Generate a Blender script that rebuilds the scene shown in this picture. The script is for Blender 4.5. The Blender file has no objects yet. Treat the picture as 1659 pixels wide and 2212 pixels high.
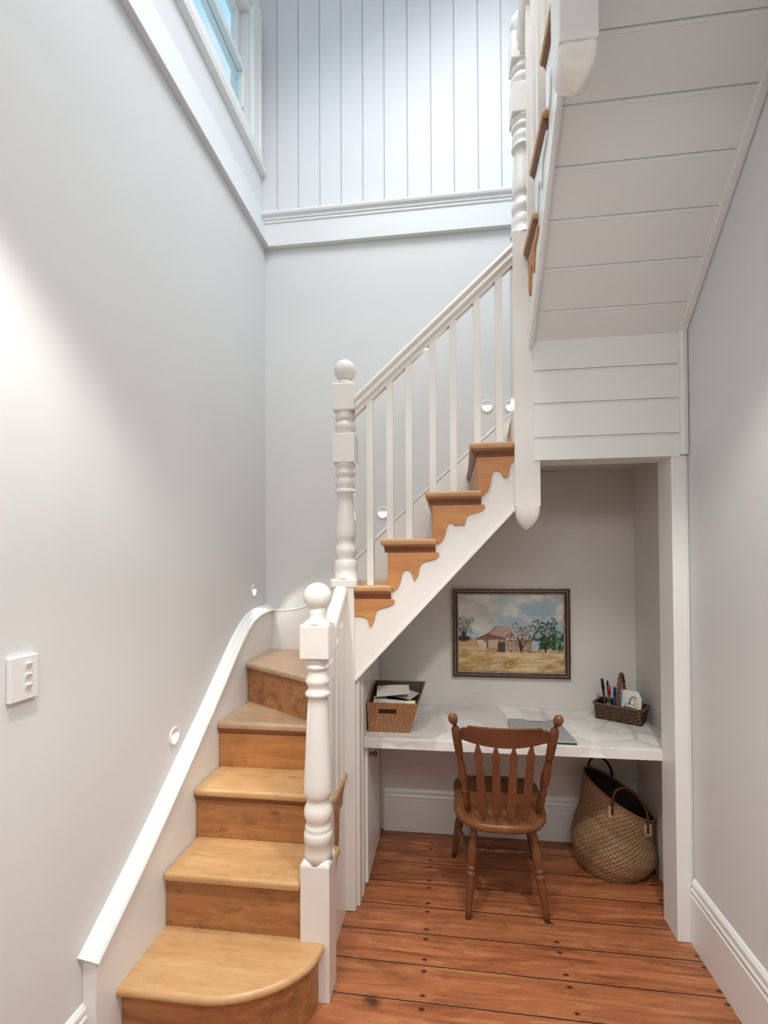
import bpy, bmesh, math, random
import numpy as np
from mathutils import Vector, Matrix
random.seed(7)
PI = math.pi
C = bpy.context.scene.collection

# ------------------------------------------------------------------ materials
def mat(name):
    m = bpy.data.materials.new(name); m.use_nodes = True
    nt = m.node_tree; b = nt.nodes['Principled BSDF']
    return m, nt, b
def N(nt, t, **kw):
    n = nt.nodes.new(t)
    for k, v in kw.items():
        if k in n.inputs.keys(): n.inputs[k].default_value = v
        else: setattr(n, k, v)
    return n
def L(nt, a, b): nt.links.new(a, b)
def math_n(nt, op, a=None, b=None, c=None, clamp=False):
    n = nt.nodes.new('ShaderNodeMath'); n.operation = op; n.use_clamp = clamp
    for i, v in enumerate((a, b, c)):
        if v is None: continue
        if isinstance(v, (int, float)): n.inputs[i].default_value = v
        else: L(nt, v, n.inputs[i])
    return n.outputs[0]
def ramp(nt, fac, stops):
    r = nt.nodes.new('ShaderNodeValToRGB'); L(nt, fac, r.inputs[0])
    e = r.color_ramp.elements
    while len(e) < len(stops): e.new(0.5)
    for i, (p, c) in enumerate(stops):
        e[i].position = p; e[i].color = (c[0], c[1], c[2], 1)
    return r.outputs[0]
def mix(nt, fac, a, b, mode='MIX'):
    n = nt.nodes.new('ShaderNodeMix'); n.data_type = 'RGBA'; n.blend_type = mode
    for k, v in ((0, fac), (6, a), (7, b)):
        if isinstance(v, (int, float)): n.inputs[k].default_value = v
        elif isinstance(v, tuple): n.inputs[k].default_value = (v[0], v[1], v[2], 1)
        else: L(nt, v, n.inputs[k])
    return n.outputs[2]
def coord(nt, scale=(1, 1, 1), kind='Object', rot=(0, 0, 0), loc=(0, 0, 0)):
    tc = nt.nodes.new('ShaderNodeTexCoord'); mp = nt.nodes.new('ShaderNodeMapping')
    mp.inputs['Scale'].default_value = scale; mp.inputs['Rotation'].default_value = rot
    mp.inputs['Location'].default_value = loc
    L(nt, tc.outputs[kind], mp.inputs[0]); return mp.outputs[0]
def noise(nt, vec, scale, detail=4, rough=.55, dist=0):
    n = N(nt, 'ShaderNodeTexNoise'); n.inputs['Scale'].default_value = scale
    n.inputs['Detail'].default_value = detail; n.inputs['Roughness'].default_value = rough
    n.inputs['Distortion'].default_value = dist; L(nt, vec, n.inputs['Vector']); return n.outputs['Fac']
def bump(nt, b, h, strength=.2, dist=.002):
    n = N(nt, 'ShaderNodeBump'); n.inputs['Strength'].default_value = strength
    n.inputs['Distance'].default_value = dist; L(nt, h, n.inputs['Height']); L(nt, n.outputs[0], b.inputs['Normal'])

def paint(name, col, rough=.4, bs=.12, bscale=60, var=.03):
    m, nt, b = mat(name); v = coord(nt)
    f = noise(nt, v, 3, 1)
    c2 = tuple(max(0, x * (1 - var)) for x in col)
    L(nt, ramp(nt, f, [(.35, c2), (.65, col)]), b.inputs['Base Color'])
    b.inputs['Roughness'].default_value = rough
    bump(nt, b, noise(nt, v, bscale, 0), bs, .001)
    return m
def plain(name, col, rough=.5, metal=0, var=.12, scale=40):
    m, nt, b = mat(name); v = coord(nt)
    f = noise(nt, v, scale, 2)
    c2 = tuple(max(0, x * (1 - var)) for x in col)
    L(nt, ramp(nt, f, [(.35, c2), (.65, col)]), b.inputs['Base Color'])
    b.inputs['Roughness'].default_value = rough; b.inputs['Metallic'].default_value = metal
    return m
def wood(name, light, dark, axis='x', rough=.35, grime=.0, knots=True, fine=1.0, stain=(.06, .03, .015), streak=14):
    m, nt, b = mat(name)
    st = {'x': (1.2, streak, streak), 'y': (streak, 1.2, streak), 'z': (streak, streak, 1.2)}[axis]
    v = coord(nt, st); v0 = coord(nt)
    g = noise(nt, v, 2.2 * fine, 6, .6, .6)
    g2 = noise(nt, v, 9 * fine, 4, .6)
    c = ramp(nt, g, [(.3, dark), (.5, tuple((a + d) / 2 for a, d in zip(light, dark))), (.68, light)])
    c = mix(nt, math_n(nt, 'MULTIPLY', ramp(nt, g2, [(.45, (0, 0, 0)), (.75, (1, 1, 1))]), .3), c, tuple(x * .55 for x in dark))
    if knots:
        vk = coord(nt, {'x': (4, 9, 9), 'y': (9, 4, 9), 'z': (9, 9, 4)}[axis])
        vo = N(nt, 'ShaderNodeTexVoronoi'); vo.inputs['Scale'].default_value = 1.1; L(nt, vk, vo.inputs['Vector'])
        k = ramp(nt, vo.outputs['Distance'], [(.03, (1, 1, 1)), (.13, (0, 0, 0))])
        c = mix(nt, math_n(nt, 'MULTIPLY', k, .65), c, stain)
    if grime:
        gr = noise(nt, coord(nt, (3, 3, 6)), 2.2, 8, .75, .4)
        k = ramp(nt, gr, [(.52, (0, 0, 0)), (.72, (1, 1, 1))])
        c = mix(nt, math_n(nt, 'MULTIPLY', k, grime), c, stain)
    L(nt, c, b.inputs['Base Color'])
    rr = math_n(nt, 'MULTIPLY_ADD', g2, .25, rough - .1); L(nt, rr, b.inputs['Roughness'])
    bump(nt, b, g2, .15, .001)
    return m

M = {}
M['wall'] = paint('wall_paint', (.70, .715, .715), .55, .05, 90, .015)
M['wallup'] = paint('upper_wall_paint', (.71, .73, .755), .5, .05, 90, .015)
M['alcove'] = None
M['white'] = paint('gloss_white', (.795, .805, .79), .28, .06, 35, .02)
M['trim'] = paint('trim_white', (.755, .785, .775), .38, .05, 50, .02)
M['cream'] = paint('cream_gloss', (.79, .765, .72), .26, .06, 35, .02)
# alcove plaster over bricks
m, nt, b = mat('alcove_plaster'); v = coord(nt)
f = noise(nt, v, 2.5, 4)
L(nt, ramp(nt, f, [(.3, (.62, .595, .56)), (.7, (.69, .67, .64))]), b.inputs['Base Color'])
b.inputs['Roughness'].default_value = .5
bump(nt, b, noise(nt, coord(nt, (1, 1, 2.2)), 7, 6, .6, .5), .5, .006); M['alcove'] = m
M['tread'] = wood('pine_tread', (.61, .385, .19), (.50, .27, .11), 'x', .3, .25, True, 1, (.16, .08, .04), 10)
M['treadgrey'] = wood('pine_tread_worn', (.50, .35, .235), (.40, .25, .15), 'x', .35, .3, True, 1, (.2, .12, .08), 10)
M['treadend'] = wood('pine_tread_end', (.62, .36, .17), (.46, .22, .085), 'x', .42, .35, False, 1, (.10, .04, .02), 10)
M['riser'] = wood('pine_riser', (.48, .22, .085), (.30, .115, .04), 'x', .38, .75, True, 1, (.07, .03, .015), 12)
M['riserlight'] = wood('pine_riser_light', (.52, .235, .08), (.38, .155, .05), 'x', .36, .5, True, 1, (.07, .03, .015), 12)
M['bracket'] = wood('pine_bracket', (.58, .27, .095), (.47, .19, .06), 'x', .45, .18, False, 1, (.18, .07, .03), 8)
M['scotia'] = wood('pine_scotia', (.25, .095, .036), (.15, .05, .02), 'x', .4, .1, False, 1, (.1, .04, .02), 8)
M['chair'] = wood('stained_chair_wood', (.20, .075, .032), (.125, .043, .018), 'z', .24, 0, False, .8, (.03, .01, .005), 5)
M['chairseat'] = wood('stained_seat_wood', (.25, .098, .036), (.15, .054, .02), 'y', .24, 0, False, .8, (.03, .01, .005), 6)
M['chaircrest'] = wood('stained_crest_wood', (.19, .072, .031), (.12, .042, .018), 'x', .22, 0, False, .8, (.03, .01, .005), 6)

# floorboards
m, nt, b = mat('floorboards')
tc = N(nt, 'ShaderNodeTexCoord'); sp = N(nt, 'ShaderNodeSeparateXYZ'); L(nt, tc.outputs['Object'], sp.inputs[0])
X_, Y_ = sp.outputs[0], sp.outputs[1]
ye = math_n(nt, 'ADD', Y_, math_n(nt, 'MULTIPLY', X_, .01))
wob = noise(nt, coord(nt, (6, 1, 1)), 6, 3)
ye = math_n(nt, 'ADD', ye, math_n(nt, 'MULTIPLY', wob, .004))
q = math_n(nt, 'DIVIDE', math_n(nt, 'SUBTRACT', ye, 2.302 - 20 * .1645), .1645)
idx = math_n(nt, 'FLOOR', q); fr = math_n(nt, 'FRACT', q)
cv = N(nt, 'ShaderNodeCombineXYZ'); L(nt, math_n(nt, 'MULTIPLY', X_, 1.1), cv.inputs[0])
L(nt, math_n(nt, 'MULTIPLY', Y_, 13.), cv.inputs[1]); L(nt, math_n(nt, 'MULTIPLY', idx, 3.7), cv.inputs[2])
g = noise(nt, cv.outputs[0], 2.0, 8, .62, 1.2)
cv2 = N(nt, 'ShaderNodeCombineXYZ'); L(nt, math_n(nt, 'MULTIPLY', X_, 5.), cv2.inputs[0])
L(nt, math_n(nt, 'MULTIPLY', Y_, 60.), cv2.inputs[1]); L(nt, math_n(nt, 'MULTIPLY', idx, 1.7), cv2.inputs[2])
g2 = noise(nt, cv2.outputs[0], 2.5, 5, .65, .8)
c = ramp(nt, g, [(.30, (.15, .042, .016)), (.43, (.29, .090, .034)), (.55, (.40, .138, .054)), (.70, (.53, .228, .098))])
wn = N(nt, 'ShaderNodeTexWhiteNoise', noise_dimensions='1D'); L(nt, idx, wn.inputs['W'])
c = mix(nt, math_n(nt, 'MULTIPLY', wn.outputs['Value'], .30), c, (.42, .17, .068))
c = mix(nt, math_n(nt, 'MULTIPLY', ramp(nt, g2, [(.5, (0, 0, 0)), (.72, (1, 1, 1))]), .4), c, (.14, .035, .012))
dirt = noise(nt, coord(nt, (2, 4, 1)), 2.4, 8, .7, .4)
c = mix(nt, math_n(nt, 'MULTIPLY', ramp(nt, dirt, [(.53, (0, 0, 0)), (.70, (1, 1, 1))]), .6), c, (.10, .035, .018))
# nail holes, two per board on each joist
jx = math_n(nt, 'ABSOLUTE', math_n(nt, 'SUBTRACT', math_n(nt, 'FRACT', math_n(nt, 'DIVIDE', math_n(nt, 'ADD', X_, 10 * .545 + .105 + .2725), .545)), .5))
jx = math_n(nt, 'MULTIPLY', jx, .545)
ny = math_n(nt, 'ABSOLUTE', math_n(nt, 'SUBTRACT', math_n(nt, 'ABSOLUTE', math_n(nt, 'SUBTRACT', fr, .5)), .33))
ny = math_n(nt, 'MULTIPLY', ny, .1645)
nd = math_n(nt, 'SQRT', math_n(nt, 'ADD', math_n(nt, 'POWER', math_n(nt, 'MULTIPLY', jx, .62), 2), math_n(nt, 'POWER', ny, 2)))
nd = math_n(nt, 'ADD', nd, math_n(nt, 'MULTIPLY', noise(nt, coord(nt, (30, 60, 1)), 1, 2), .004))
c = mix(nt, ramp(nt, nd, [(.0065, (1, 1, 1)), (.0100, (0, 0, 0))]), c, (.018, .007, .004))
# random worm specks
vo = N(nt, 'ShaderNodeTexVoronoi'); vo.inputs['Scale'].default_value = 9; L(nt, coord(nt, (1, 2, 1)), vo.inputs['Vector'])
c = mix(nt, math_n(nt, 'MULTIPLY', ramp(nt, vo.outputs['Distance'], [(.03, (1, 1, 1)), (.06, (0, 0, 0))]), .75), c, (.03, .01, .005))
# burnt patch near the stair foot
pd = N(nt, 'ShaderNodeVectorMath', operation='DISTANCE'); L(nt, coord(nt, (1, 1.3, 0)), pd.inputs[0]); pd.inputs[1].default_value = (-.285, 1.79 * 1.3, 0)
pdn = math_n(nt, 'ADD', pd.outputs['Value'], math_n(nt, 'MULTIPLY', noise(nt, coord(nt, (3, 10, 1)), 7, 6, .8), .10))
c = mix(nt, math_n(nt, 'MULTIPLY', ramp(nt, pdn, [(.065, (1, 1, 1)), (.095, (0, 0, 0))]), .8), c, (.03, .012, .008))
gap = ramp(nt, math_n(nt, 'ABSOLUTE', math_n(nt, 'SUBTRACT', fr, .5)), [(.481, (0, 0, 0)), (.489, (1, 1, 1))])
c = mix(nt, gap, c, (.022, .008, .005))
L(nt, c, b.inputs['Base Color'])
L(nt, math_n(nt, 'MULTIPLY_ADD', g2, .25, .27), b.inputs['Roughness'])
bump(nt, b, math_n(nt, 'SUBTRACT', g2, math_n(nt, 'MULTIPLY', gap, 3)), .35, .002); M['floor'] = m

# marble
m, nt, b = mat('marble'); v = coord(nt, (1, 1, 1))
vd = noise(nt, v, 2.2, 3, .5)
add = N(nt, 'ShaderNodeVectorMath', operation='ADD'); L(nt, v, add.inputs[0])
cb = N(nt, 'ShaderNodeCombineXYZ'); L(nt, math_n(nt, 'MULTIPLY', vd, .28), cb.inputs[0]); L(nt, math_n(nt, 'MULTIPLY', noise(nt, v, 3.5, 3), .22), cb.inputs[1])
L(nt, cb.outputs[0], add.inputs[1])
vo = N(nt, 'ShaderNodeTexVoronoi', feature='F1'); vo.inputs['Scale'].default_value = 2.9; L(nt, add.outputs[0], vo.inputs['Vector'])
ve = N(nt, 'ShaderNodeTexVoronoi', feature='DISTANCE_TO_EDGE'); ve.inputs['Scale'].default_value = 2.9; L(nt, add.outputs[0], ve.inputs['Vector'])
sc_ = N(nt, 'ShaderNodeSeparateColor'); L(nt, vo.outputs['Color'], sc_.inputs[0])
c = ramp(nt, sc_.outputs[0], [(.3, (.88, .87, .85)), (.5, (.74, .73, .70)), (.7, (.88, .88, .86)), (.9, (.62, .61, .58))])
c = mix(nt, ramp(nt, noise(nt, v, 3.2, 5, .6, .6), [(.46, (0, 0, 0)), (.66, (1, 1, 1))]), c, (.66, .645, .61))
vm = ramp(nt, noise(nt, v, 2.3, 2), [(.42, (0, 0, 0)), (.6, (1, 1, 1))])
c = mix(nt, math_n(nt, 'MULTIPLY', math_n(nt, 'MULTIPLY', ramp(nt, ve.outputs['Distance'], [(0, (1, 1, 1)), (.05, (0, 0, 0))]), .55), vm), c, (.36, .35, .32))
L(nt, c, b.inputs['Base Color']); b.inputs['Roughness'].default_value = .12; M['marble'] = m

def weave_mat(name, light, dark, rough=.6, su=90, sv=30):
    m, nt, b = mat(name)
    v = coord(nt, (1, 1, 1), 'UV')
    br = N(nt, 'ShaderNodeTexBrick'); L(nt, v, br.inputs['Vector'])
    br.inputs['Scale'].default_value = 1
    br.inputs['Brick Width'].default_value = 1 / su * 2; br.inputs['Row Height'].default_value = 1 / sv
    br.inputs['Mortar Size'].default_value = .12 / sv; br.inputs['Mortar Smooth'].default_value = .6
    br.inputs['Color1'].default_value = (*light, 1); br.inputs['Color2'].default_value = (*[x * .72 for x in light], 1)
    br.inputs['Mortar'].default_value = (*dark, 1)
    f = noise(nt, coord(nt), 35, 4)
    c = mix(nt, math_n(nt, 'MULTIPLY', f, .7), br.outputs['Color'], tuple(x * .9 for x in dark))
    L(nt, c, b.inputs['Base Color']); b.inputs['Roughness'].default_value = rough
    bump(nt, b, math_n(nt, 'SUBTRACT', 1.0, br.outputs['Fac']), .8, .003)
    return m
M['weave'] = weave_mat('seagrass_weave', (.42, .27, .145), (.20, .11, .05), .42, 92, 34)
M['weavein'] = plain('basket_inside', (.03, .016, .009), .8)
M['wicker'] = plain('dark_wicker', (.085, .032, .016), .4, 0, .6, 60)
M['wickerlight'] = plain('dark_wicker_strand', (.16, .07, .035), .35, 0, .5, 60)
M['boxwood'] = None
m, nt, b = mat('veneer_box'); v = coord(nt, (1, 1, 1))
wv = N(nt, 'ShaderNodeTexWave', wave_type='BANDS', bands_direction='X'); wv.inputs['Scale'].default_value = 26; wv.inputs['Distortion'].default_value = 9
wv.inputs['Detail'].default_value = 3; wv.inputs['Detail Scale'].default_value = 1.6; L(nt, v, wv.inputs['Vector'])
c = ramp(nt, wv.outputs['Fac'], [(.0, (.17, .075, .033)), (.55, (.30, .150, .07)), (1, (.40, .215, .105))])
c = mix(nt, math_n(nt, 'MULTIPLY', noise(nt, v, 9, 4), .5), c, (.20, .09, .04))
L(nt, c, b.inputs['Base Color']); b.inputs['Roughness'].default_value = .35; M['boxwood'] = m
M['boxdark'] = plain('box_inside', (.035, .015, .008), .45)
M['paper'] = plain('paper', (.62, .58, .53), .7, 0, .06, 8)
M['paper2'] = plain('paper_white', (.72, .70, .67), .7, 0, .05, 8)
M['teal'] = plain('teal_card', (.06, .28, .36), .5)
M['ink'] = plain('ink', (.04, .07, .09), .6)
M['cardcream'] = plain('cream_card', (.75, .62, .42), .6)
M['black'] = plain('black_plastic', (.012, .012, .013), .35)
M['red'] = plain('red_plastic', (.35, .02, .03), .3)
M['blue'] = plain('blue_plastic', (.02, .05, .22), .3)
M['green'] = plain('green_plastic', (.03, .13, .05), .3)
M['pink'] = plain('pink_plastic', (.45, .25, .28), .3)
M['maroon'] = plain('maroon_plastic', (.22, .02, .07), .3)
M['orangep'] = plain('orange_plastic', (.45, .16, .07), .3)
M['clear'] = plain('pale_tape', (.60, .55, .45), .3)
M['metalgrey'] = plain('matt_grey_metal', (.42, .42, .43), .38, .3)
M['leather'] = plain('brown_leather', (.12, .035, .015), .4, 0, .3, 90)
M['leatherdark'] = plain('dark_leather', (.022, .010, .008), .4, 0, .3, 90)
M['canvas_patch'] = plain('beige_patch', (.50, .38, .26), .7)
M['frame'] = plain('picture_frame_dark', (.06, .022, .014), .3, 0, .5, 50)
M['framegold'] = plain('picture_frame_gilt', (.66, .43, .29), .4, .0, .45, 22)
M['framegrey'] = plain('picture_frame_grey', (.15, .125, .115), .4, 0, .3, 40)
M['brass'] = plain('aged_brass', (.20, .13, .06), .3, .9)
M['plastic'] = plain('switch_plastic', (.78, .78, .78), .3, 0, .03)
M['rocker'] = plain('switch_rocker', (.80, .80, .77), .25, 0, .03)
M['ring'] = plain('step_light_ring', (.78, .78, .78), .3, 0, .03)
m, nt, b = mat('lit_lens'); b.inputs['Emission Color'].default_value = (1, .97, .9, 1); b.inputs['Emission Strength'].default_value = 7
L(nt, ramp(nt, noise(nt, coord(nt), 20), [(0, (.9, .9, .9)), (1, (1, 1, 1))]), b.inputs['Base Color']); M['lens'] = m
m, nt, b = mat('window_glass'); b.inputs['Transmission Weight'].default_value = 1; b.inputs['Roughness'].default_value = .02; b.inputs['IOR'].default_value = 1.05
L(nt, ramp(nt, noise(nt, coord(nt), 3), [(0, (.97, .98, 1)), (1, (1, 1, 1))]), b.inputs['Base Color']); M['glass'] = m

# ------------------------------------------------------------------ mesh builder
class MB:
    def __init__(s): s.v = []; s.f = []; s.fm = []; s.m = []; s.cur = 0; s.sm = []; s.smooth = False
    def mat(s, m):
        if m not in s.m: s.m.append(m)
        s.cur = s.m.index(m); return s
    def add(s, vs, fs, smooth=None):
        o = len(s.v); s.v += [tuple(v) for v in vs]
        for f in fs:
            s.f.append([i + o for i in f]); s.fm.append(s.cur); s.sm.append(s.smooth if smooth is None else smooth)
        return s
    def box(s, x0, x1, y0, y1, z0, z1):
        vs = [(x, y, z) for z in (z0, z1) for y in (y0, y1) for x in (x0, x1)]
        return s.add(vs, [(0, 2, 3, 1), (4, 5, 7, 6), (0, 1, 5, 4), (2, 6, 7, 3), (0, 4, 6, 2), (1, 3, 7, 5)])
    def prism(s, poly, axis, a, b, smooth=False, shear=None):
        """poly in the two other axes (x: (y,z)  y: (x,z)  z: (x,y)) extruded from a to b"""
        n = len(poly); vs = []
        for t in (a, b):
            for p in poly:
                vs.append({'x': (t, p[0], p[1]), 'y': (p[0], t, p[1]), 'z': (p[0], p[1], t)}[axis])
        s.add(vs, [tuple(range(n))[::-1], tuple(range(n, 2 * n))], False)
        o = len(s.v) - 2 * n
        for i in range(n):
            j = (i + 1) % n
            s.f.append([o + i, o + j, o + n + j, o + n + i]); s.fm.append(s.cur); s.sm.append(smooth)
        return s
    def block(s, x0, x1, y0, y1, z0, z1, c=.005, ct=.005, cb=.005):
        """square block with eased corners; ct, cb ease the top and bottom edges"""
        def ring(i, z):
            e = c
            a, b, p, q = x0 + i, x1 - i, y0 + i, y1 - i
            return [(a + e, p, z), (b - e, p, z), (b, p + e, z), (b, q - e, z), (b - e, q, z), (a + e, q, z), (a, q - e, z), (a, p + e, z)]
        rows = [(cb, z0), (cb * .3, z0 + cb * .3), (0, z0 + cb), (0, z1 - ct), (ct * .12, z1 - ct * .6), (ct * .4, z1 - ct * .25), (ct, z1)]
        vs = []
        for i, z in rows: vs += ring(i, z)
        fs = [(r * 8 + k, r * 8 + (k + 1) % 8, (r + 1) * 8 + (k + 1) % 8, (r + 1) * 8 + k) for r in range(len(rows) - 1) for k in range(8)]
        fs += [tuple(range(8))[::-1], tuple((len(rows) - 1) * 8 + k for k in range(8))]
        return s.add(vs, fs, False)
    def lathe(s, prof, cx, cy, seg=32, z0=0):
        """prof [(r,z)...] bottom to top"""
        vs = []; fs = []; n = len(prof)
        for r, z in prof:
            for k in range(seg):
                a = 2 * PI * k / seg; vs.append((cx + r * math.cos(a), cy + r * math.sin(a), z0 + z))
        for i in range(n - 1):
            for k in range(seg):
                k2 = (k + 1) % seg; fs.append((i * seg + k, i * seg + k2, (i + 1) * seg + k2, (i + 1) * seg + k))
        fs.append(tuple(range(seg))[::-1]); fs.append(tuple((n - 1) * seg + k for k in range(seg)))
        return s.add(vs, fs, True)
    def tube(s, pts, r, seg=12, cap=True, flat=None):
        """tube with radius r (number or list); flat scales the section along the binormal"""
        pts = [Vector(p) for p in pts]; n = len(pts)
        rs = r if isinstance(r, (list, tuple)) else [r] * n
        vs = []; fs = []; up = None
        for i, p in enumerate(pts):
            t = (pts[min(i + 1, n - 1)] - pts[max(i - 1, 0)]).normalized()
            if up is None:
                up = Vector((0, 0, 1)) if abs(t.z) < .9 else Vector((0, 1, 0))
            a = t.cross(up).normalized(); bb = a.cross(t).normalized(); up = bb
            for k in range(seg):
                an = 2 * PI * k / seg
                vs.append(p + (a * math.cos(an) * (flat or 1) + bb * math.sin(an)) * rs[i])
        for i in range(n - 1):
            for k in range(seg):
                k2 = (k + 1) % seg; fs.append((i * seg + k, i * seg + k2, (i + 1) * seg + k2, (i + 1) * seg + k))
        if cap: fs.append(tuple(range(seg))[::-1]); fs.append(tuple((n - 1) * seg + k for k in range(seg)))
        return s.add(vs, fs, True)
    def turned(s, p0, p1, prof, seg=20):
        """lathe along p0->p1, prof [(t,r)] with t 0..1"""
        p0 = Vector(p0); p1 = Vector(p1); d = p1 - p0; t = d.normalized()
        a = t.cross(Vector((0, 1, 0.01))).normalized(); b = t.cross(a).normalized(); vs = []; fs = []; n = len(prof)
        for q, r in prof:
            for k in range(seg):
                an = 2 * PI * k / seg; vs.append(p0 + d * q + (a * math.cos(an) + b * math.sin(an)) * r)
        for i in range(n - 1):
            for k in range(seg):
                k2 = (k + 1) % seg; fs.append((i * seg + k, (i + 1) * seg + k, (i + 1) * seg + k2, i * seg + k2))
        fs.append(tuple(range(seg))); fs.append(tuple((n - 1) * seg + k for k in range(seg))[::-1])
        return s.add(vs, fs, True)
    def sphere(s, c, r, seg=32, rings=18):
        prof = [(max(r * math.sin(PI * i / rings), 1e-4), -r * math.cos(PI * i / rings)) for i in range(rings + 1)]
        return s.lathe(prof, c[0], c[1], seg, c[2])
    def build(s, name, material=None, parent=None, bevel=0, uv=None, seg=2):
        me = bpy.data.meshes.new(name)
        off = Vector(parent_world(parent)) if parent else Vector((0, 0, 0))
        me.from_pydata([tuple(Vector(v) - off) for v in s.v], [], s.f)
        ms = s.m or [material]
        for mm in ms: me.materials.append(mm)
        for i, p in enumerate(me.polygons): p.material_index = s.fm[i]; p.use_smooth = s.sm[i]
        if uv:
            ul = me.uv_layers.new(name='UVMap')
            for l in me.loops: ul.data[l.index].uv = uv[l.vertex_index]
        bm = bmesh.new(); bm.from_mesh(me); bmesh.ops.recalc_face_normals(bm, faces=bm.faces); bm.to_mesh(me); bm.free()
        o = bpy.data.objects.new(name, me); C.objects.link(o)
        if parent: o.parent = parent
        if bevel:
            bv = o.modifiers.new('bevel', 'BEVEL'); bv.width = bevel; bv.segments = seg; bv.limit_method = 'ANGLE'; bv.angle_limit = math.radians(40)
            bv.harden_normals = False
        return o
WORLD = {}
def parent_world(p):
    v = Vector((0, 0, 0))
    while p: v += p.location; p = p.parent
    return v
def tag(o, label=None, cat=None, group=None, kind=None):
    if label: o['label'] = label
    if cat: o['category'] = cat
    if group: o['group'] = group
    if kind: o['kind'] = kind
    return o
def thing(name, label, cat, loc=(0, 0, 0), group=None):
    o = bpy.data.objects.new(name, None); C.objects.link(o); o.location = loc; o.empty_display_size = .05
    return tag(o, label, cat, group)
def struct(o, label=None, cat='wall'): return tag(o, label, cat, kind='structure')

XL, YB, XR, YS = -1.128, 2.945, 1.012, 2.24

# ------------------------------------------------------------------ the room
fl = MB().box(-1.3, 1.2, -2.2, 3.1, -.06, 0).build('floor', M['floor'])
struct(fl, 'worn orange-brown timber floorboards with nail holes', 'floor')
w = MB().mat(M['wall'])
w.box(XL - .15, XL, -2.2, YB + .1, -.06, 3.57)
o = w.build('wall_left'); struct(o, 'pale grey plaster wall on the left beside the lower stair flight')
# upper left wall around the window
w = MB().mat(M['wallup']); XU = -1.15
w.box(XU - .13, XU, -2.2, YB + .1, 3.57, 4.08); w.box(XU - .13, XU, -2.2, YB + .1, 4.96, 5.5)
w.box(XU - .13, XU, 2.80, YB + .1, 4.08, 4.96); w.box(XU - .13, XU, -2.2, .9, 4.08, 4.96)
o = w.build('wall_left_upper'); struct(o, 'upper left wall holding the high window')
w = MB().mat(M['wall']); w.box(XL, XR + .2, YB, YB + .12, -.06, 3.57)
o = w.build('wall_back'); struct(o, 'pale grey plaster wall behind the stairs')
# alcove lining on the back wall
w = MB().mat(M['alcove']); w.prism([(-.41, 0), (1.046, 0), (1.046, 2.15), (.42, 2.10), (-.41, 1.16)], 'y', YB - .006, YB)
o = w.build('wall_alcove'); struct(o, 'warm grey plaster at the back of the desk alcove')
# boarded upper back wall
w = MB().mat(M['wallup'])
bl = [-1.19, -1.05, -.911, -.774, -.638, -.502, -.369, -.227, -.084, .055, .197, .333, .47, .61, .75, .89, 1.03, 1.17]
poly = [(-1.30, YB + .12)]
poly = [(bl[0], YB)]
for x in bl[1:-1]:
    poly += [(x - .008, YB), (x - .005, YB - .003), (x - .002, YB - .001), (x - .0015, YB + .008), (x + .002, YB + .008), (x + .0025, YB)]
poly += [(bl[-1], YB), (bl[-1], YB + .1), (bl[0], YB + .1)]
w.prism(poly, 'z', 3.57, 5.5)
o = w.build('wall_back_boarded'); struct(o, 'white vertical tongue and groove boarding high on the back wall')
w = MB().mat(M['wall']); w.box(XR, XR + .15, -2.2, 2.36, -.06, 5.5)
o = w.build('wall_right'); struct(o, 'pale grey wall along the right side')
w = MB().mat(M['alcove']); w.box(1.045, 1.2, 2.36, YB + .05, -.06, 2.62)
o = w.build('wall_alcove_right'); struct(o, 'rough plastered right wall inside the alcove')
w = MB().mat(M['wallup']); w.box(-1.3, 1.2, .98, 3.1, 5.5, 5.6)
o = w.build('ceiling_upper'); struct(o, 'high white ceiling over the stairwell', 'ceiling')
w = MB().mat(M['wallup']); w.box(XL, XR, -2.2, .96, 3.02, 3.2)
o = w.build('ceiling'); struct(o, 'white hall ceiling', 'ceiling')
w = MB().mat(M['wallup']); w.box(-1.3, 1.2, .86, .97, 3.2, 5.6)
o = w.build('wall_front_upper'); struct(o, 'upper stairwell wall above the hall ceiling')
w = MB().mat(M['wall']); w.box(XL, XR, -2.3, -2.2, -.06, 3.1)
o = w.build('wall_front'); struct(o, 'plain hall wall behind the viewer')

# picture-height beam on the left and back
b_ = MB().mat(M['wallup'])
b_.prism([(XL - .02, 3.565), (-1.095, 3.565), (-1.0955, 3.572), (-1.1495, 3.83), (-1.17, 3.83)], 'y', -.2, YB)
b_.mat(M['trim'])
b_.prism([(-1.15, 4.02), (-1.118, 4.03), (-1.115, 4.045), (-1.118, 4.058), (-1.16, 4.065)], 'y', .75, 2.925)
o = b_.build('trim_1', bevel=.003); struct(o, 'white projecting beam band below the high window', 'trim')
b_ = MB().mat(M['trim'])
b_.prism([(YB, 3.562), (YB - .034, 3.562), (YB - .034, 3.70), (YB - .040, 3.705), (YB - .040, 3.72), (YB - .046, 3.722), (YB - .046, 3.735),
          (YB - .058, 3.745), (YB - .062, 3.757), (YB - .055, 3.77), (YB - .03, 3.782), (YB, 3.785)], 'x', -1.149, XR)
o = b_.build('trim_2', bevel=.002); struct(o, 'white fascia and moulded ledge across the back wall', 'trim')

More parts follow.
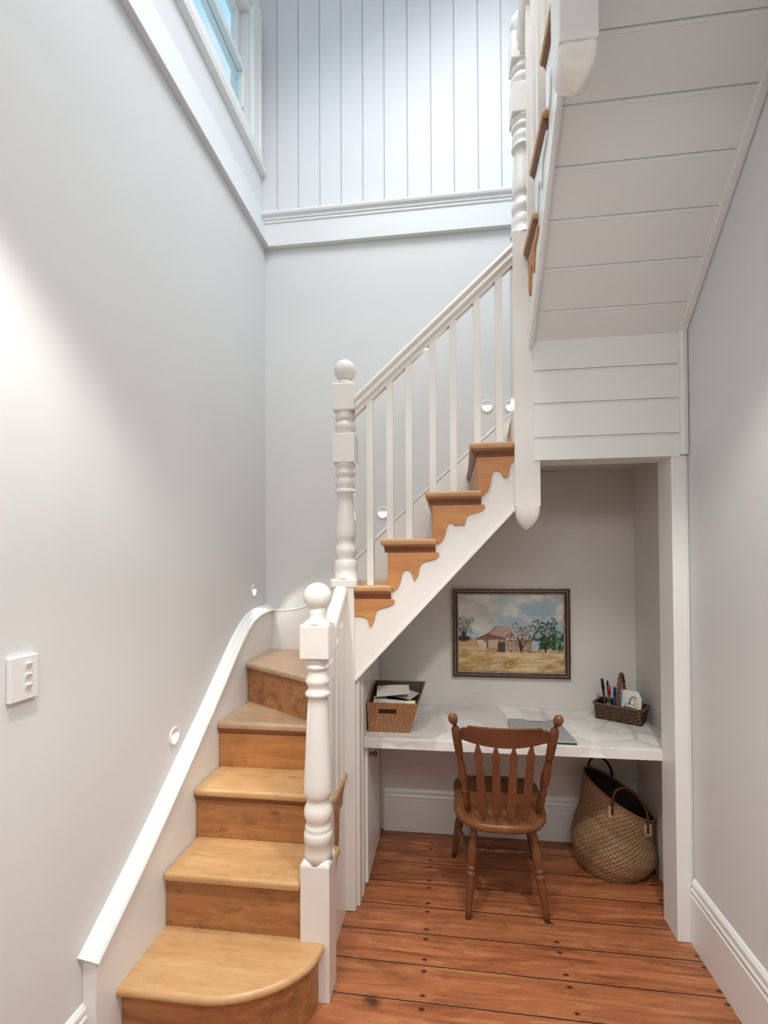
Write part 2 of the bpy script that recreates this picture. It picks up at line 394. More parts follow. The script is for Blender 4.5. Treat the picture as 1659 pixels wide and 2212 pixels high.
# window
wn = thing('window_1', 'high white framed sash window above the left wall with pale sky outside', 'window', (-1.16, 1.8, 4.1)); wn['kind'] = 'structure'
f = MB().mat(M['white'])
f.box(-1.155, -1.118, .8, 2.88, 4.062, 4.12)        # apron of the casing
f.box(-1.155, -1.128, 2.76, 2.86, 4.12, 4.93); f.box(-1.155, -1.121, 2.85, 2.875, 4.12, 5.0); f.box(-1.155, -1.128, .8, 2.88, 4.93, 5.03)
f.box(-1.28, -1.15, 2.77, 2.80, 4.09, 4.96); f.box(-1.28, -1.15, .9, 2.77, 4.08, 4.13); f.box(-1.28, -1.15, .9, 2.77, 4.90, 4.96)
f.build('window_frame', parent=wn, bevel=.003)
for (z0, z1, xo, nm) in ((4.13, 4.54, -1.195, 0), (4.50, 4.90, -1.235, 1)):
    s = MB().mat(M['white'])
    s.box(xo - .018, xo + .018, 2.725, 2.77, z0, z1); s.box(xo - .018, xo + .018, .9, 2.725, z0, z0 + (.06 if nm == 0 else .035))
    s.box(xo - .018, xo + .018, .9, 2.725, z1 - .04, z1); s.box(xo - .018, xo + .018, 1.80, 1.84, z0, z1); s.box(xo - .018, xo + .018, .9, .95, z0, z1)
    so = s.build('sash', parent=wn, bevel=.002)
    MB().mat(M['glass']).box(xo - .003, xo + .003, .93, 2.73, z0 + .03, z1 - .02).build('pane', parent=so)
ct = MB().mat(M['metalgrey']); ct.tube([(-1.175, 2.70, 4.20), (-1.165, 2.695, 4.225), (-1.17, 2.70, 4.25)], .006, 8); ct.box(-1.18, -1.168, 2.69, 2.71, 4.17, 4.20)
ct.build('catch', parent=wn)

# ------------------------------------------------------------------ door surround, header, baseboards
j = MB().mat(M['white']); j.box(.943, 1.000, 2.222, 2.36, 0, 2.045); j.box(.9995, XR - .001, 2.228, 2.36, 0, 2.045)
o = j.build('trim_3', bevel=.003); struct(o, 'white timber door jamb on the right of the alcove opening', 'trim')
h = MB().mat(M['white'])
zs = [2.04, 2.140, 2.290, 2.436, 2.585]
poly = [(2.36, 2.04)]
poly += [(2.218, 2.04)]
for z in zs[1:-1]:
    poly += [(2.222, z - .010), (2.2245, z - .008), (2.222, z - .006), (2.222, z - .0015), (2.230, z - .001), (2.230, z + .0015), (2.222, z + .002)]
poly += [(2.222, 2.60), (2.25, 2.60), (2.25, 2.12), (2.36, 2.12)]
h.prism(poly, 'x', .378, .978)
o = h.build('wall_header'); struct(o, 'white horizontal boarding over the alcove opening')
h = MB().mat(M['white']); h.prism([(.976, 2.205), (.990, 2.203), (1.008, 2.21), (1.0115, 2.222), (1.0115, 2.25), (.976, 2.25)], 'z', 2.045, 2.60)
o = h.build('trim_4', bevel=.002); struct(o, 'white cover strip at the right end of the header boarding', 'trim')

def base_profile(d=.018, h=.27):
    return [(0, 0), (d, 0), (d, h * .72), (d * 1.0, h * .74), (d * .55, h * .76), (d * .9, h * .78), (d * 1.0, h * .83), (d * .7, h * .865), (d * .45, h * .87), (d * .8, h * .89), (d * .75, h * .94), (d * .3, h * .985), (0, h)]
bp = base_profile()
o = MB().mat(M['white']).prism([(XR - p[0] - .0005, p[1]) for p in bp], 'y', -2.2, 2.221).build('baseboard_right', bevel=.0008)
struct(o, 'white moulded baseboard along the right wall', 'baseboard')
bpl = base_profile(.018, .245)
o = MB().mat(M['white']).prism([(XL + p[0] + .0005, p[1]) for p in bpl], 'y', -2.2, 1.405).build('baseboard_left', bevel=.0008)
struct(o, 'white moulded baseboard on the left wall before the stairs', 'baseboard')
bpb = base_profile(.016, .25)
o = MB().mat(M['white']).prism([(YB - .0065 - p[0], p[1]) for p in bpb], 'x', -.39, 1.044).build('baseboard_back', bevel=.0008)
struct(o, 'white moulded baseboard at the back of the alcove', 'baseboard')

# left side of the alcove: partition with cupboard door
d = thing('door_1', 'white cupboard door on the left side of the alcove with a brass knob', 'door', (-.41, 2.62, 0)); d['kind'] = 'structure'
pr_ = MB().mat(M['cream'])
pr_.box(-.447, -.431, 2.262, 2.30, 0, 1.06); pr_.box(-.431, -.416, 2.270, 2.345, 0, 1.09)
pr_.prism([(2.34, 0), (YB - .007, 0), (YB - .007, 1.08), (2.34, 1.12)], 'x', -.45, -.412)
pr_.build('panel', parent=d, bevel=.002)
pr_ = MB().mat(M['white']); pr_.box(-.4118, -.398, 2.39, 2.81, .03, .738); pr_.build('door_leaf', parent=d, bevel=.003)
k = MB().mat(M['brass']); k.turned((-.399, 2.46, .632), (-.362, 2.46, .632), [(0, .012), (.15, .012), (.2, .006), (.45, .006), (.6, .013), (.85, .015), (1, .008)], 16)
k.build('door_knob', parent=d)

# ------------------------------------------------------------------ staircase
R_ = .2127
st = thing('staircase', 'turning timber staircase with pine treads, white newels, handrails and balusters', 'staircase', (-.6, 1.9, 0))
def nosing_poly(x0, x1, y0, y1):  # unused helper kept simple
    return [(x0, y0), (x1, y0), (x1, y1), (x0, y1)]
def slab(poly, z, t, name, m, nose=.012, label=None):
    """tread with rounded edge: stacked offset rings"""
    n = len(poly); cx = sum(p[0] for p in poly) / n; cy = sum(p[1] for p in poly) / n
    o = MB().mat(m).prism(poly, 'z', z - t, z).build(name, parent=st)
    bv = o.modifiers.new('nose', 'BEVEL'); bv.width = nose; bv.segments = 5; bv.limit_method = 'ANGLE'; bv.angle_limit = math.radians(50)
    for p in o.data.polygons: p.use_smooth = False
    if label: o['label'] = label
    return o
WX = -1.079
nos = [0, 1.492, 1.750, 1.977, 2.190]
# bullnose first tread
p1 = [(WX - .01, 1.492), (-.80, 1.492)]
for i in range(1, 13):
    t = i / 12; a = t * PI / 2
    p1.append((-.80 + .345 * math.sin(a) ** 1.15, 1.492 + .262 * (1 - math.cos(a)) ** 1.0))
p1 = [p for p in p1]; p1 += [(-.4525, 1.779), (-.531, 1.779), (-.531, 1.815), (WX - .01, 1.815)]
def inset(poly, d):
    out = []; n = len(poly)
    for i in range(n):
        a, b, c_ = Vector(poly[i - 1]), Vector(poly[i]), Vector(poly[(i + 1) % n])
        e1 = (b - a).normalized(); e2 = (c_ - b).normalized(); n1v = Vector((-e1.y, e1.x)); n2v = Vector((-e2.y, e2.x))
        m_ = (n1v + n2v).normalized(); k = d / max(.5, m_.dot(n1v)); out.append((b.x + m_.x * k, b.y + m_.y * k))
    return out
tmb = MB().mat(M['tread']); nn_ = len(p1); vs = []; rr_ = .0155
lv = [(rr_ * (1 - math.cos(a)), R_ - .016 + .0155 * math.sin(a)) for a in [-PI / 2 + PI * k / 10 for k in range(11)]]
lv = [(rr_ * (1 - math.cos(a)), R_ - .016 + .0155 * math.sin(a)) for a in [-PI / 2 + PI * k / 10 for k in range(11)]]
for d_, z in lv: vs += [(x, y, z) for x, y in inset(p1, d_)]
fs = [(r * nn_ + k, r * nn_ + (k + 1) % nn_, (r + 1) * nn_ + (k + 1) % nn_, (r + 1) * nn_ + k) for r in range(len(lv) - 1) for k in range(nn_)]
fs += [tuple(range(nn_))[::-1], tuple((len(lv) - 1) * nn_ + k for k in range(nn_))]
tmb.add(vs, fs, False); to_ = tmb.build('tread', parent=st); to_['label'] = 'bottom honey pine tread with a rounded bullnose end'
def straight(k, right):
    y0 = nos[k]; y1 = nos[k + 1] + .035 if k < 4 else 2.60
    slab([(WX, y0), (right, y0), (right, y1), (WX, y1)], k * R_, .032, 'tread', M['tread'])
# tread 2 notched around the newel, tread 3 runs through the side
slab([(WX, 1.75), (-.548, 1.75), (-.548, 1.8725), (-.45, 1.8725), (-.45, 2.012), (WX, 2.012)], 2 * R_, .032, 'tread', M['tread'])
slab([(WX, 1.977), (-.462, 1.977), (-.462, 2.2255), (WX, 2.2255)], 3 * R_, .032, 'tread', M['tread'])
slab([(WX, 2.190), (-.531, 2.190), (-.531, 2.37), (-.60, 2.37), (-1.03, 2.60), (WX, 2.60)], 4 * R_, .032, 'tread', M['treadgrey'], label='worn grey-brown tapered pine tread')
# winders 5, 6
def ly(x): return 2.233 - .694 * (x + .663)
slab([(WX, ly(WX)), (-.53, ly(-.53)), (-.531, 2.36), (-.64, 2.6), (-.775, YB - .012), (WX, YB - .012)], 5 * R_, .032, 'tread', M['treadgrey'], label='worn corner pine tread against the back wall')
slab([(-.531, 2.30), (-.531, 2.339), (-.50, 2.345), (-.46, 2.345), (-.46, YB - .012), (-.80, YB - .012)], 6 * R_, .032, 'tread', M['treadgrey'])
# risers of the lower flight
def riser(poly2d, z0, z1, m):
    return MB().mat(m).prism(poly2d, 'z', z0, z1).build('riser', parent=st)
p = [(WX, 1.520), (-.80, 1.520)]
for i in range(1, 13):
    a = i / 12 * PI / 2; p.append((-.80 + .322 * math.sin(a) ** 1.15, 1.520 + .238 * (1 - math.cos(a))))
back = [(q[0] * 1.0 - .0, q[1] + .015) for q in p[::-1]]
p = p + [(-.478, 1.7605), (-.548, 1.7605), (-.548, 1.79), (WX, 1.79)]
riser(p, 0.001, R_ - .032, M['riser'])
riser([(WX, 1.776), (-.549, 1.776), (-.549, 1.796), (WX, 1.796)], R_, 2 * R_ - .032, M['riser'])
riser([(WX, 2.004), (-.512, 2.004), (-.512, 2.022), (WX, 2.022)], 2 * R_, 3 * R_ - .032, M['riser'])
riser([(WX, 2.217), (-.532, 2.217), (-.532, 2.237), (WX, 2.237)], 3 * R_, 4 * R_ - .032, M['riserlight'])
def off(dy): return [(WX, ly(WX) + dy), (-.532, ly(-.532) + dy), (-.532, ly(-.532) + dy + .02), (WX, ly(WX) + dy + .02)]
riser(off(.030), 4 * R_, 5 * R_ - .032, M['riser'])
riser([(-.531, 2.33), (-.79, YB - .012), (-.77, YB - .012), (-.52, 2.345)], 5 * R_, 6 * R_ - .032, M['riser'])
riser([(-.46, 2.345), (-.46, YB - .012), (-.445, YB - .012), (-.445, 2.345)], 6 * R_, 7 * R_ - .032, M['riser'])
# scotia strips under the nosings
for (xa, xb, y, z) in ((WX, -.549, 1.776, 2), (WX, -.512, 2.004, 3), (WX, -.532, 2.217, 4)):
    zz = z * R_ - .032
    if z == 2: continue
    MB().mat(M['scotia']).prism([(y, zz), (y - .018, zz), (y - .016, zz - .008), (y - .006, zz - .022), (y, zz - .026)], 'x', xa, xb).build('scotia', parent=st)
# small side brackets of treads two and three
br = MB().mat(M['riser'])
for (y0, z) in ((2.03, 3 * R_ - .032), (1.90, 2 * R_ - .032)):
    hh = .20 if y0 > 2 else .10
    br.prism([(y0 - .02, z), (y0 + .17, z), (y0 + .12, z - .03), (y0 + .10, z - .08), (y0 + .05, z - .06), (y0 + .03, z - hh), (y0 - .02, z - hh)], 'x', -.4745, -.468)
br.build('bracket', parent=st)

# wall string on the left
tp = [(1.40, .365), (1.44, .392), (1.635, .523), (1.79, .637), (1.945, .757), (2.145, .908), (2.27, 1.01), (2.388, 1.108), (2.48, 1.178), (2.562, 1.232), (2.64, 1.268), (2.725, 1.29), (2.82, 1.298), (YB - .0, 1.298)]
poly = tp + [(YB, .6), (1.9, .0), (1.40, .0)]
MB().mat(M['white']).prism(poly, 'x', XL + .0005, -1.082).build('wall_string', parent=st, bevel=.002)
cap = MB().mat(M['white'])
def sweep_yz(pts, prof):
    vs = []; n = len(prof)
    for i, (y, z) in enumerate(pts):
        a = Vector(pts[min(i + 1, len(pts) - 1)]) - Vector(pts[max(i - 1, 0)]); a.normalize(); nn = Vector((-a.y, a.x))
        for (x, h) in prof: vs.append((x, y + nn.x * h, z + nn.y * h))
    fs = []
    for i in range(len(pts) - 1):
        for k in range(n):
            k2 = (k + 1) % n; fs.append((i * n + k, (i + 1) * n + k, (i + 1) * n + k2, i * n + k2))
    fs.append(tuple(range(n))[::-1]); fs.append(tuple((len(pts) - 1) * n + k for k in range(n)))
    return vs, fs
vs, fs = sweep_yz(tp, [(XL + .0005, .0), (-1.074, -.003), (-1.070, .004), (-1.074, .012), (-1.084, .015), (-1.090, .022), (-1.102, .026), (-1.112, .034), (XL + .0005, .038)])
cap.add(vs, fs); cap.build('string_capping', parent=st)
# wall string on the back wall
tb = [(-1.082, 1.298), (-.98, 1.300), (-.90, 1.312), (-.82, 1.345), (-.74, 1.405), (-.65, 1.50), (-.553, 1.612), (-.467, 1.70), (-.30, 1.862), (-.129, 2.018), (.173, 2.284), (.388, 2.474), (.62, 2.68), (1.0, 3.0)]
poly = tb + [(1.0, 2.75), (.388, 2.12), (-.50, 1.22), (-.9, .95), (-1.082, .95)]
MB().mat(M['white']).prism(poly, 'y', YB - .011, YB - .0005).build('wall_string', parent=st, bevel=.001)
vsx = []
bead = MB().mat(M['white'])
vs, fs = sweep_yz(tb[:-1], [(0, -.004), (.004, .0), (.004, .006), (0, .009)])
bead.add([(y, YB - .011 - x, z) for (x, y, z) in vs], fs); bead.build('string_capping', parent=st)

# flight two: treads seven to ten plus winders eleven and twelve, by their ends
z7 = [1.489, 1.7015, 1.914, 2.127]
xn = [-.51, -.306, -.102, .098]
for i, z in enumerate(z7):
    x0 = xn[i]; x1 = x0 + .256
    if i == 0: poly = [(-.4285, 2.213), (x1, 2.213), (x1, 2.30), (x1 - .025, 2.30), (x1 - .025, YB - .012), (x0, YB - .012), (x0, 2.339), (-.4285, 2.339)]
    elif i == 3: poly = [(x0, 2.213), (.293, 2.213), (.293, 2.339), (.40, 2.339), (.40, 2.60), (.335, YB - .012), (x0 + .02, YB - .012)]
    else: poly = [(x0, 2.213), (x1, 2.213), (x1, 2.30), (x1 - .025, 2.30), (x1 - .025, YB - .012), (x0, YB - .012)]
    slab(poly, z, .030, 'tread', M['treadend'], .011)
    xs0 = max(x0 + .018, -.4285); xs1 = min(x1 - .006, .2935)
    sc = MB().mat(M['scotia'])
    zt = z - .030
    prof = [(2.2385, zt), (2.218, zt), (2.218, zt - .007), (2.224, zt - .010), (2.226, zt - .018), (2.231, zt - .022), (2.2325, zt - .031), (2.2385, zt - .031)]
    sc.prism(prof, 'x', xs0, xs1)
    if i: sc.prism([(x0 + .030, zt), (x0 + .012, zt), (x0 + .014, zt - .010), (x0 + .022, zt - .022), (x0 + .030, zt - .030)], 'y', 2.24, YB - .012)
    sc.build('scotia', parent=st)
    if i: MB().mat(M['riserlight']).box(x0 + .032, x0 + .046, 2.2335, YB - .012, z7[i - 1], zt).build('riser', parent=st)
slab([(.31, 2.345), (.36, 2.345), (.80, 2.60), (.95, YB - .012), (.345, YB - .012)], z7[3] + R_, .03, 'tread', M['treadgrey'])
MB().mat(M['riser']).prism([(.318, 2.345), (.352, YB - .012), (.366, YB - .012), (.332, 2.345)], 'z', z7[3], z7[3] + R_ - .03).build('riser', parent=st)

# carved brackets
def cr(pts, n=4):  # smooth the outline a little
    out = []
    for i in range(len(pts)):
        p0, p1, p2, p3 = [Vector(pts[(i + k - 1) % len(pts)]) for k in range(4)]
        for t in range(n):
            u = t / n
            out.append(tuple(.5 * ((2 * p1) + (p2 - p0) * u + (2 * p0 - 5 * p1 + 4 * p2 - p3) * u * u + (3 * p1 - p0 - 3 * p2 + p3) * u ** 3)))
    return out
scroll = [(.263, -.062), (.267, -.075), (.256, -.088), (.231, -.098), (.203, -.104), (.188, -.113), (.177, -.133), (.172, -.158), (.164, -.178), (.152, -.1925)]
lobe = [(.149, -.176), (.142, -.156), (.132, -.145), (.117, -.1405), (.104, -.147), (.096, -.167), (.090, -.192), (.083, -.212), (.072, -.228), (.057, -.238)]
square_ = [(.152, -.152), (.140, -.155), (.128, -.150), (.117, -.1405), (.104, -.147), (.096, -.167), (.090, -.192), (.083, -.212), (.072, -.228), (.057, -.238)]
def catmull(pts, n=4):
    out = []
    for i in range(len(pts) - 1):
        p0 = Vector(pts[max(i - 1, 0)]); p1 = Vector(pts[i]); p2 = Vector(pts[i + 1]); p3 = Vector(pts[min(i + 2, len(pts) - 1)])
        for t in range(n):
            u = t / n
            out.append(tuple(.5 * ((2 * p1) + (p2 - p0) * u + (2 * p0 - 5 * p1 + 4 * p2 - p3) * u * u + (3 * p1 - p0 - 3 * p2 + p3) * u ** 3)))
    out.append(tuple(pts[-1])); return out
for i, z in enumerate(z7):
    x0 = xn[i]
    if i == 0:
        pl = [(.0815, -.062)] + catmull(scroll) + [(.149, -.176), (.142, -.156), (.130, -.146), (.112, -.141), (.0815, -.141)]
    elif i == 2:
        s2 = scroll[:5] + [(.186, -.118), (.180, -.140), (.178, -.155)]
        pl = [(.035, -.062)] + catmull(s2) + catmull(square_) + [(.047, -.2125), (.035, -.2125)]
    elif i == 3:
        pl = [(.035, -.062), (.1945, -.062), (.1945, -.085), (.183, -.098), (.176, -.118), (.173, -.145), (.166, -.158)] + catmull([(.150, -.158), (.145, -.143), (.132, -.130), (.117, -.126), (.103, -.134), (.096, -.155), (.092, -.185), (.083, -.209), (.072, -.225), (.057, -.236)]) + [(.047, -.2125), (.035, -.2125)]
    else:
        pl = [(.035, -.062)] + catmull(scroll) + catmull(lobe) + [(.047, -.2125), (.035, -.2125)]
    pl = [(x0 + a, z + b) for a, b in pl]
    MB().mat(M['bracket']).prism(pl, 'y', 2.232, 2.2398).build('bracket', parent=st, bevel=.0012)
# outer string of flight two
up_ = [(-.43, 1.459)]
for i, z in enumerate(z7):
    x0 = max(xn[i] + .0365, -.43); x1 = (xn[i + 1] + .0365) if i < 3 else .296
    up_ += [(x0, z - .031), (x1, z - .031)]
up_ = up_[1:]
poly = [(-.43, 1.058), (.296, 1.835)] + up_[::-1]
MB().mat(M['cream']).prism(poly, 'y', 2.2402, 2.27).build('outer_string', parent=st, bevel=.001)
e = MB().mat(M['cream']); sl = (1.833 - 1.056) / .726
e.add([(x, y, z + dz) for (x, z) in ((-.43, 1.056), (.296, 1.833)) for (y, dz) in ((2.233, -.010), (2.233, .006), (2.2398, .011), (2.27, .0), (2.27, -.012))],
      [(0, 1, 6, 5), (1, 2, 7, 6), (2, 3, 8, 7), (3, 4, 9, 8), (4, 0, 5, 9), (4, 3, 2, 1, 0), (5, 6, 7, 8, 9)])
e.build('string_bead', parent=st)
# plaster slope under flight two
sf = MB().mat(M['alcove']); sf.add([(x, y, z + dz) for (x, z) in ((-.43, 1.056), (.398, 1.942)) for (y, dz) in ((2.275, .005), (2.275, .05), (YB - .007, .05), (YB - .007, .005))],
      [(0, 1, 2, 3), (7, 6, 5, 4), (0, 4, 5, 1), (1, 5, 6, 2), (2, 6, 7, 3), (3, 7, 4, 0)])
sf.box(.386, 1.044, 2.362, YB - .007, 2.12, 2.16); sf.box(.386, .398, 2.345, YB - .007, 1.935, 2.12)
sf.build('soffit', parent=st)

# ---- newels
ZP = [(.058, 1.5205), (.053, 1.5205), (.053, 1.566), (.0535, 1.570), (.0535, 1.60), (.05, 1.606), (.040, 1.613), (.046, 1.628), (.0515, 1.645), (.0515, 1.655), (.047, 1.672), (.0405, 1.684), (.040, 1.697), (.043, 1.706), (.047, 1.712), (.049, 1.722), (.0495, 1.746), (.047, 1.78), (.044, 1.82), (.040, 1.87), (.038, 1.918), (.048, 1.922), (.050, 1.929), (.047, 1.938), (.040, 1.946), (.045, 1.958), (.047, 1.972), (.044, 1.988), (.038, 2.0), (.047, 2.008), (.050, 2.019), (.046, 2.028), (.041, 2.036), (.045, 2.046), (.050, 2.052), (.050, 2.062)]
ZP2 = [(.047, 2.197), (.042, 2.205), (.041, 2.213), (.047, 2.222), (.0515, 2.232), (.050, 2.246), (.043, 2.258), (.037, 2.266), (.047, 2.272), (.051, 2.281), (.046, 2.291), (.045, 2.300), (.050, 2.307)]
def newel_upper(mb, x, y, dz, w):
    """turned shaft, two square blocks"""
    h = w / 2
    mb.lathe([(r, z) for r, z in ZP], x, y, 40, dz)
    mb.block(x - h, x + h, y - h, y + h, 2.060 + dz, 2.198 + dz, .003, .005, .005)
    mb.lathe([(r, z) for r, z in ZP2], x, y, 40, dz)
    mb.block(x - h, x + h, y - h, y + h, 2.306 + dz, 2.437 + dz, .003, .010, .005)
    mb.lathe([(.05, 2.436), (.05, 2.441), (.043, 2.447), (.034, 2.452), (.034, 2.47)], x, y, 40, dz)
def ball(x, y, z, r, par): return MB().mat(M['cream']).sphere((x, y, z), r, 40, 24).build('ball_finial', parent=par)
# newel one
n1 = MB().mat(M['cream']); nx, ny_ = -.492, 1.816; h = .055
n1.box(nx + .012, nx + h, ny_ - h, ny_ + h, 0, R_); 
n1.block(nx - h, nx + h, ny_ - h, ny_ + h, R_ - .001, .500, .003, .018, .001)
pc = [(h * 1.0, .488), (h * .93, .498), (h * .985, .497)]
n1.lathe([(.0545, .486), (.0505, .516), (.0505, .553), (.0535, .556), (.0535, .585), (.051, .592), (.047, .598), (.050, .606), (.047, .614), (.041, .622), (.047, .634), (.0525, .650), (.0535, .664), (.051, .68), (.044, .694), (.0405, .706), (.042, .715), (.048, .721), (.052, .735), (.0535, .752), (.0525, .775), (.050, .82), (.0465, .90), (.043, .98), (.039, 1.06), (.037, 1.092), (.0465, 1.097), (.048, 1.105), (.044, 1.113), (.037, 1.120), (.036, 1.128), (.041, 1.138), (.0465, 1.148), (.0465, 1.156), (.040, 1.168), (.036, 1.185), (.036, 1.194), (.044, 1.199), (.047, 1.206), (.042, 1.213), (.036, 1.218), (.041, 1.226), (.043, 1.242)], nx, ny_, 44)
n1.block(nx - h, nx + h, ny_ - h, ny_ + h, 1.240, 1.372, .003, .014, .004)
n1.lathe([(.053, 1.365), (.053, 1.372), (.040, 1.380), (.033, 1.386), (.031, 1.40), (.034, 1.43)], nx, ny_, 44)
o1 = n1.build('newel_post', parent=st); o1['label'] = 'white turned newel post at the foot of the stairs'
ball(nx, ny_, 1.468, .0535, o1)
# newel two
n2 = MB().mat(M['cream']); x2, y2 = -.480, 2.283
n2.block(x2 - .05, x2 + .05, y2 - .055, y2 + .055, 0.004, 1.482, .004, .001, .001)
n2.block(x2 - .0625, x2 + .0615, y2 - .06, y2 + .06, 1.480, 1.521, .008, .010, .004)
newel_upper(n2, x2, y2, 0, .106)
o2 = n2.build('newel_post', parent=st); o2['label'] = 'white turned newel post at the inner corner of the winders'
ball(x2, y2, 2.507, .0525, o2)
# newel three, hanging
n3 = MB().mat(M['cream']); x3, y3 = .350, 2.282
n3.box(x3 - .055, x3 + .055, y3 - .055, y3 + .055, 1.840, 3.07)
def pendant(mb, x, y, z, h):
    rows = [(1, .001), (1, -.003), (.997, -.010), (.98, -.022), (.935, -.038), (.85, -.053), (.70, -.069), (.50, -.083), (.27, -.094), (.10, -.0995), (.02, -.101)]
    vs = []; fs = []
    def ring(k, n=32):
        # square to rounded square
        pts = []; e_ = 2.6 + 22 * max(0, (k - .3) / .7) ** 2
        for i in range(n):
            a = 2 * PI * i / n + PI / n; c, s = math.cos(a), math.sin(a)
            r = (abs(c) ** e_ + abs(s) ** e_) ** (-1 / e_); pts.append((c * r * h * k, s * r * h * k))
        return pts
    n = 32
    for k, dz in rows:
        for (a, b) in ring(k): vs.append((x + a, y + b, z + dz))
    for i in range(len(rows) - 1):
        for k in range(n):
            k2 = (k + 1) % n; fs.append((i * n + k, (i + 1) * n + k, (i + 1) * n + k2, i * n + k2))
    fs.append(tuple(range(n))); fs.append(tuple((len(rows) - 1) * n + k for k in range(n)))
    mb.add(vs, fs, True)
pendant(n3, x3, y3, 1.840, .055)
newel_upper(n3, x3, y3, 1.55, .106)
o3 = n3.build('newel_post', parent=st); o3['label'] = 'tall white newel post hanging with a pointed drop end'
ball(x3, y3, 4.057, .0525, o3)
# newel four
n4 = MB().mat(M['cream']); x4, y4 = .368, 1.445
n4.box(x4 - .053, x4 + .053, y4 - .055, y4 + .055, 3.035, 4.3); pendant(n4, x4, y4, 3.035, .053)
o4 = n4.build('newel_post', parent=st, bevel=.004); o4['label'] = 'upper white newel post with a rounded drop end, nearest the viewer'

# handrails
RP = [(-.018, 0), (.018, 0), (.028, -.010), (.031, -.022), (.026, -.033), (.021, -.040), (.024, -.050), (.026, -.062), (.022, -.072), (.016, -.076), (.016, -.098), (-.016, -.098), (-.016, -.076), (-.022, -.072), (-.026, -.062), (-.024, -.050), (-.021, -.040), (-.026, -.033), (-.031, -.022), (-.028, -.010)]
def rail(p0, p1, along, sc=1):
    vs = []
    for p in (p0, p1):
        for a, b in RP:
            vs.append((p[0], p[1] + a * sc, p[2] + b * sc) if along == 'x' else (p[0] + a * sc, p[1], p[2] + b * sc))
    n = len(RP); fs = [tuple(range(n))[::-1], tuple(range(n, 2 * n))] + [(k, (k + 1) % n, n + (k + 1) % n, n + k) for k in range(n)]
    return MB().mat(M['cream']).add(vs, fs).build('handrail', parent=st)
rail((-.4265, 2.262, 2.378), (.2965, 2.262, 3.030), 'x')
rail((-.492, 1.872, 1.272), (-.492, 2.222, 1.487), 'y')
rail((.350, 2.228, 3.965), (.358, 1.50, 4.635), 'y')
# balusters of flight two
for x in (-.357, -.264, -.175, -.066, .028, .136, .234):
    i = max(k for k in range(4) if xn[k] < x - .01 and xn[k] + .256 > x) if x > -.4 else 0
    i = 0 if x < -.3 else 1 if x < -.1 else 2 if x < .1 else 3
    zt = 2.378 + (x + .4265) * (.652 / .723) - .090
    MB().mat(M['cream']).box(x - .0155, x + .0155, 2.247, 2.277, z7[i], zt).build('baluster', parent=st, bevel=.001)
# panel between newel one and two
pn = MB().mat(M['cream'])
pn.prism([(1.8705, 0), (2.2275, 0), (2.2275, 1.40), (1.8705, 1.18)], 'x', -.505, -.4755)
pn.build('side_panel', parent=st)
for y in (1.955, 2.06, 2.15):
    MB().mat(M['cream']).prism([(y - .014, 3 * R_), (y + .014, 3 * R_), (y + .014, 1.236 + (y + .014 - 1.872) * .614 - .09), (y - .014, 1.236 + (y - .014 - 1.872) * .614 - .09)], 'x', -.4757, -.468).build('baluster', parent=st, bevel=.001)

# ---- flight three, seen from below
SL = .93; ya = 2.205
def zs3(y): return 2.583 + SL * (ya - y)
gy = [2.131, 2.012, 1.892, 1.775, 1.657, 1.538, 1.42, 1.30]
poly = [(ya + .02, zs3(ya + .02))]
for y in gy:
    for dy, dd in ((.009, 0), (.007, -.002), (.004, -.001), (.0022, 0), (.0015, .007), (-.0015, .007), (-.0022, 0)):
        poly.append((y + dy, zs3(y + dy) + dd))
poly += [(1.2, zs3(1.2)), (1.2, zs3(1.2) + .06), (ya + .02, zs3(ya + .02) + .06)]
o = MB().mat(M['trim']).prism(poly, 'x', .376, .980).build('soffit', parent=st); o['label'] = 'white boarded underside of the upper flight'
mo = MB().mat(M['trim'])
mo.add([(x, y, zs3(y) + dz) for y in (ya + .01, 1.2) for (x, dz) in ((.974, .01), (.974, -.012), (.982, -.016), (1.004, -.012), (1.0115, -.004), (1.0115, .01))],
       [(0, 1, 2, 3, 4, 5)[::-1], (6, 7, 8, 9, 10, 11)] + [(k, (k + 1) % 6, 6 + (k + 1) % 6, 6 + k) for k in range(6)])
mo.build('cover_strip', parent=st)
# outer string of flight three
t3 = [(2.225, 2.948), (2.045, 3.161), (1.805, 3.373), (1.565, 3.586)]
poly = [(2.226, zs3(2.226) - .022), (1.2, zs3(1.2) - .022), (1.2, 3.586), (1.535, 3.586)]
for k in (2, 1):
    poly += [(t3[k + 1][0] - .03, t3[k][1]), (t3[k][0] - .03, t3[k][1])]
poly += [(t3[1][0] - .03, t3[0][1]), (2.226, t3[0][1])]
MB().mat(M['white']).prism(poly, 'x', .362, .3785).build('outer_string', parent=st, bevel=.001)
be = MB().mat(M['white'])
be.add([(x, y, zs3(y) + dz) for y in (2.226, 1.2) for (x, dz) in ((.359, -.030), (.366, -.034), (.374, -.031), (.381, -.022), (.381, -.004), (.3615, -.014))],
       [(0, 1, 2, 3, 4, 5)[::-1], (6, 7, 8, 9, 10, 11)] + [(k, (k + 1) % 6, 6 + (k + 1) % 6, 6 + k) for k in range(6)])
be.build('string_bead', parent=st)
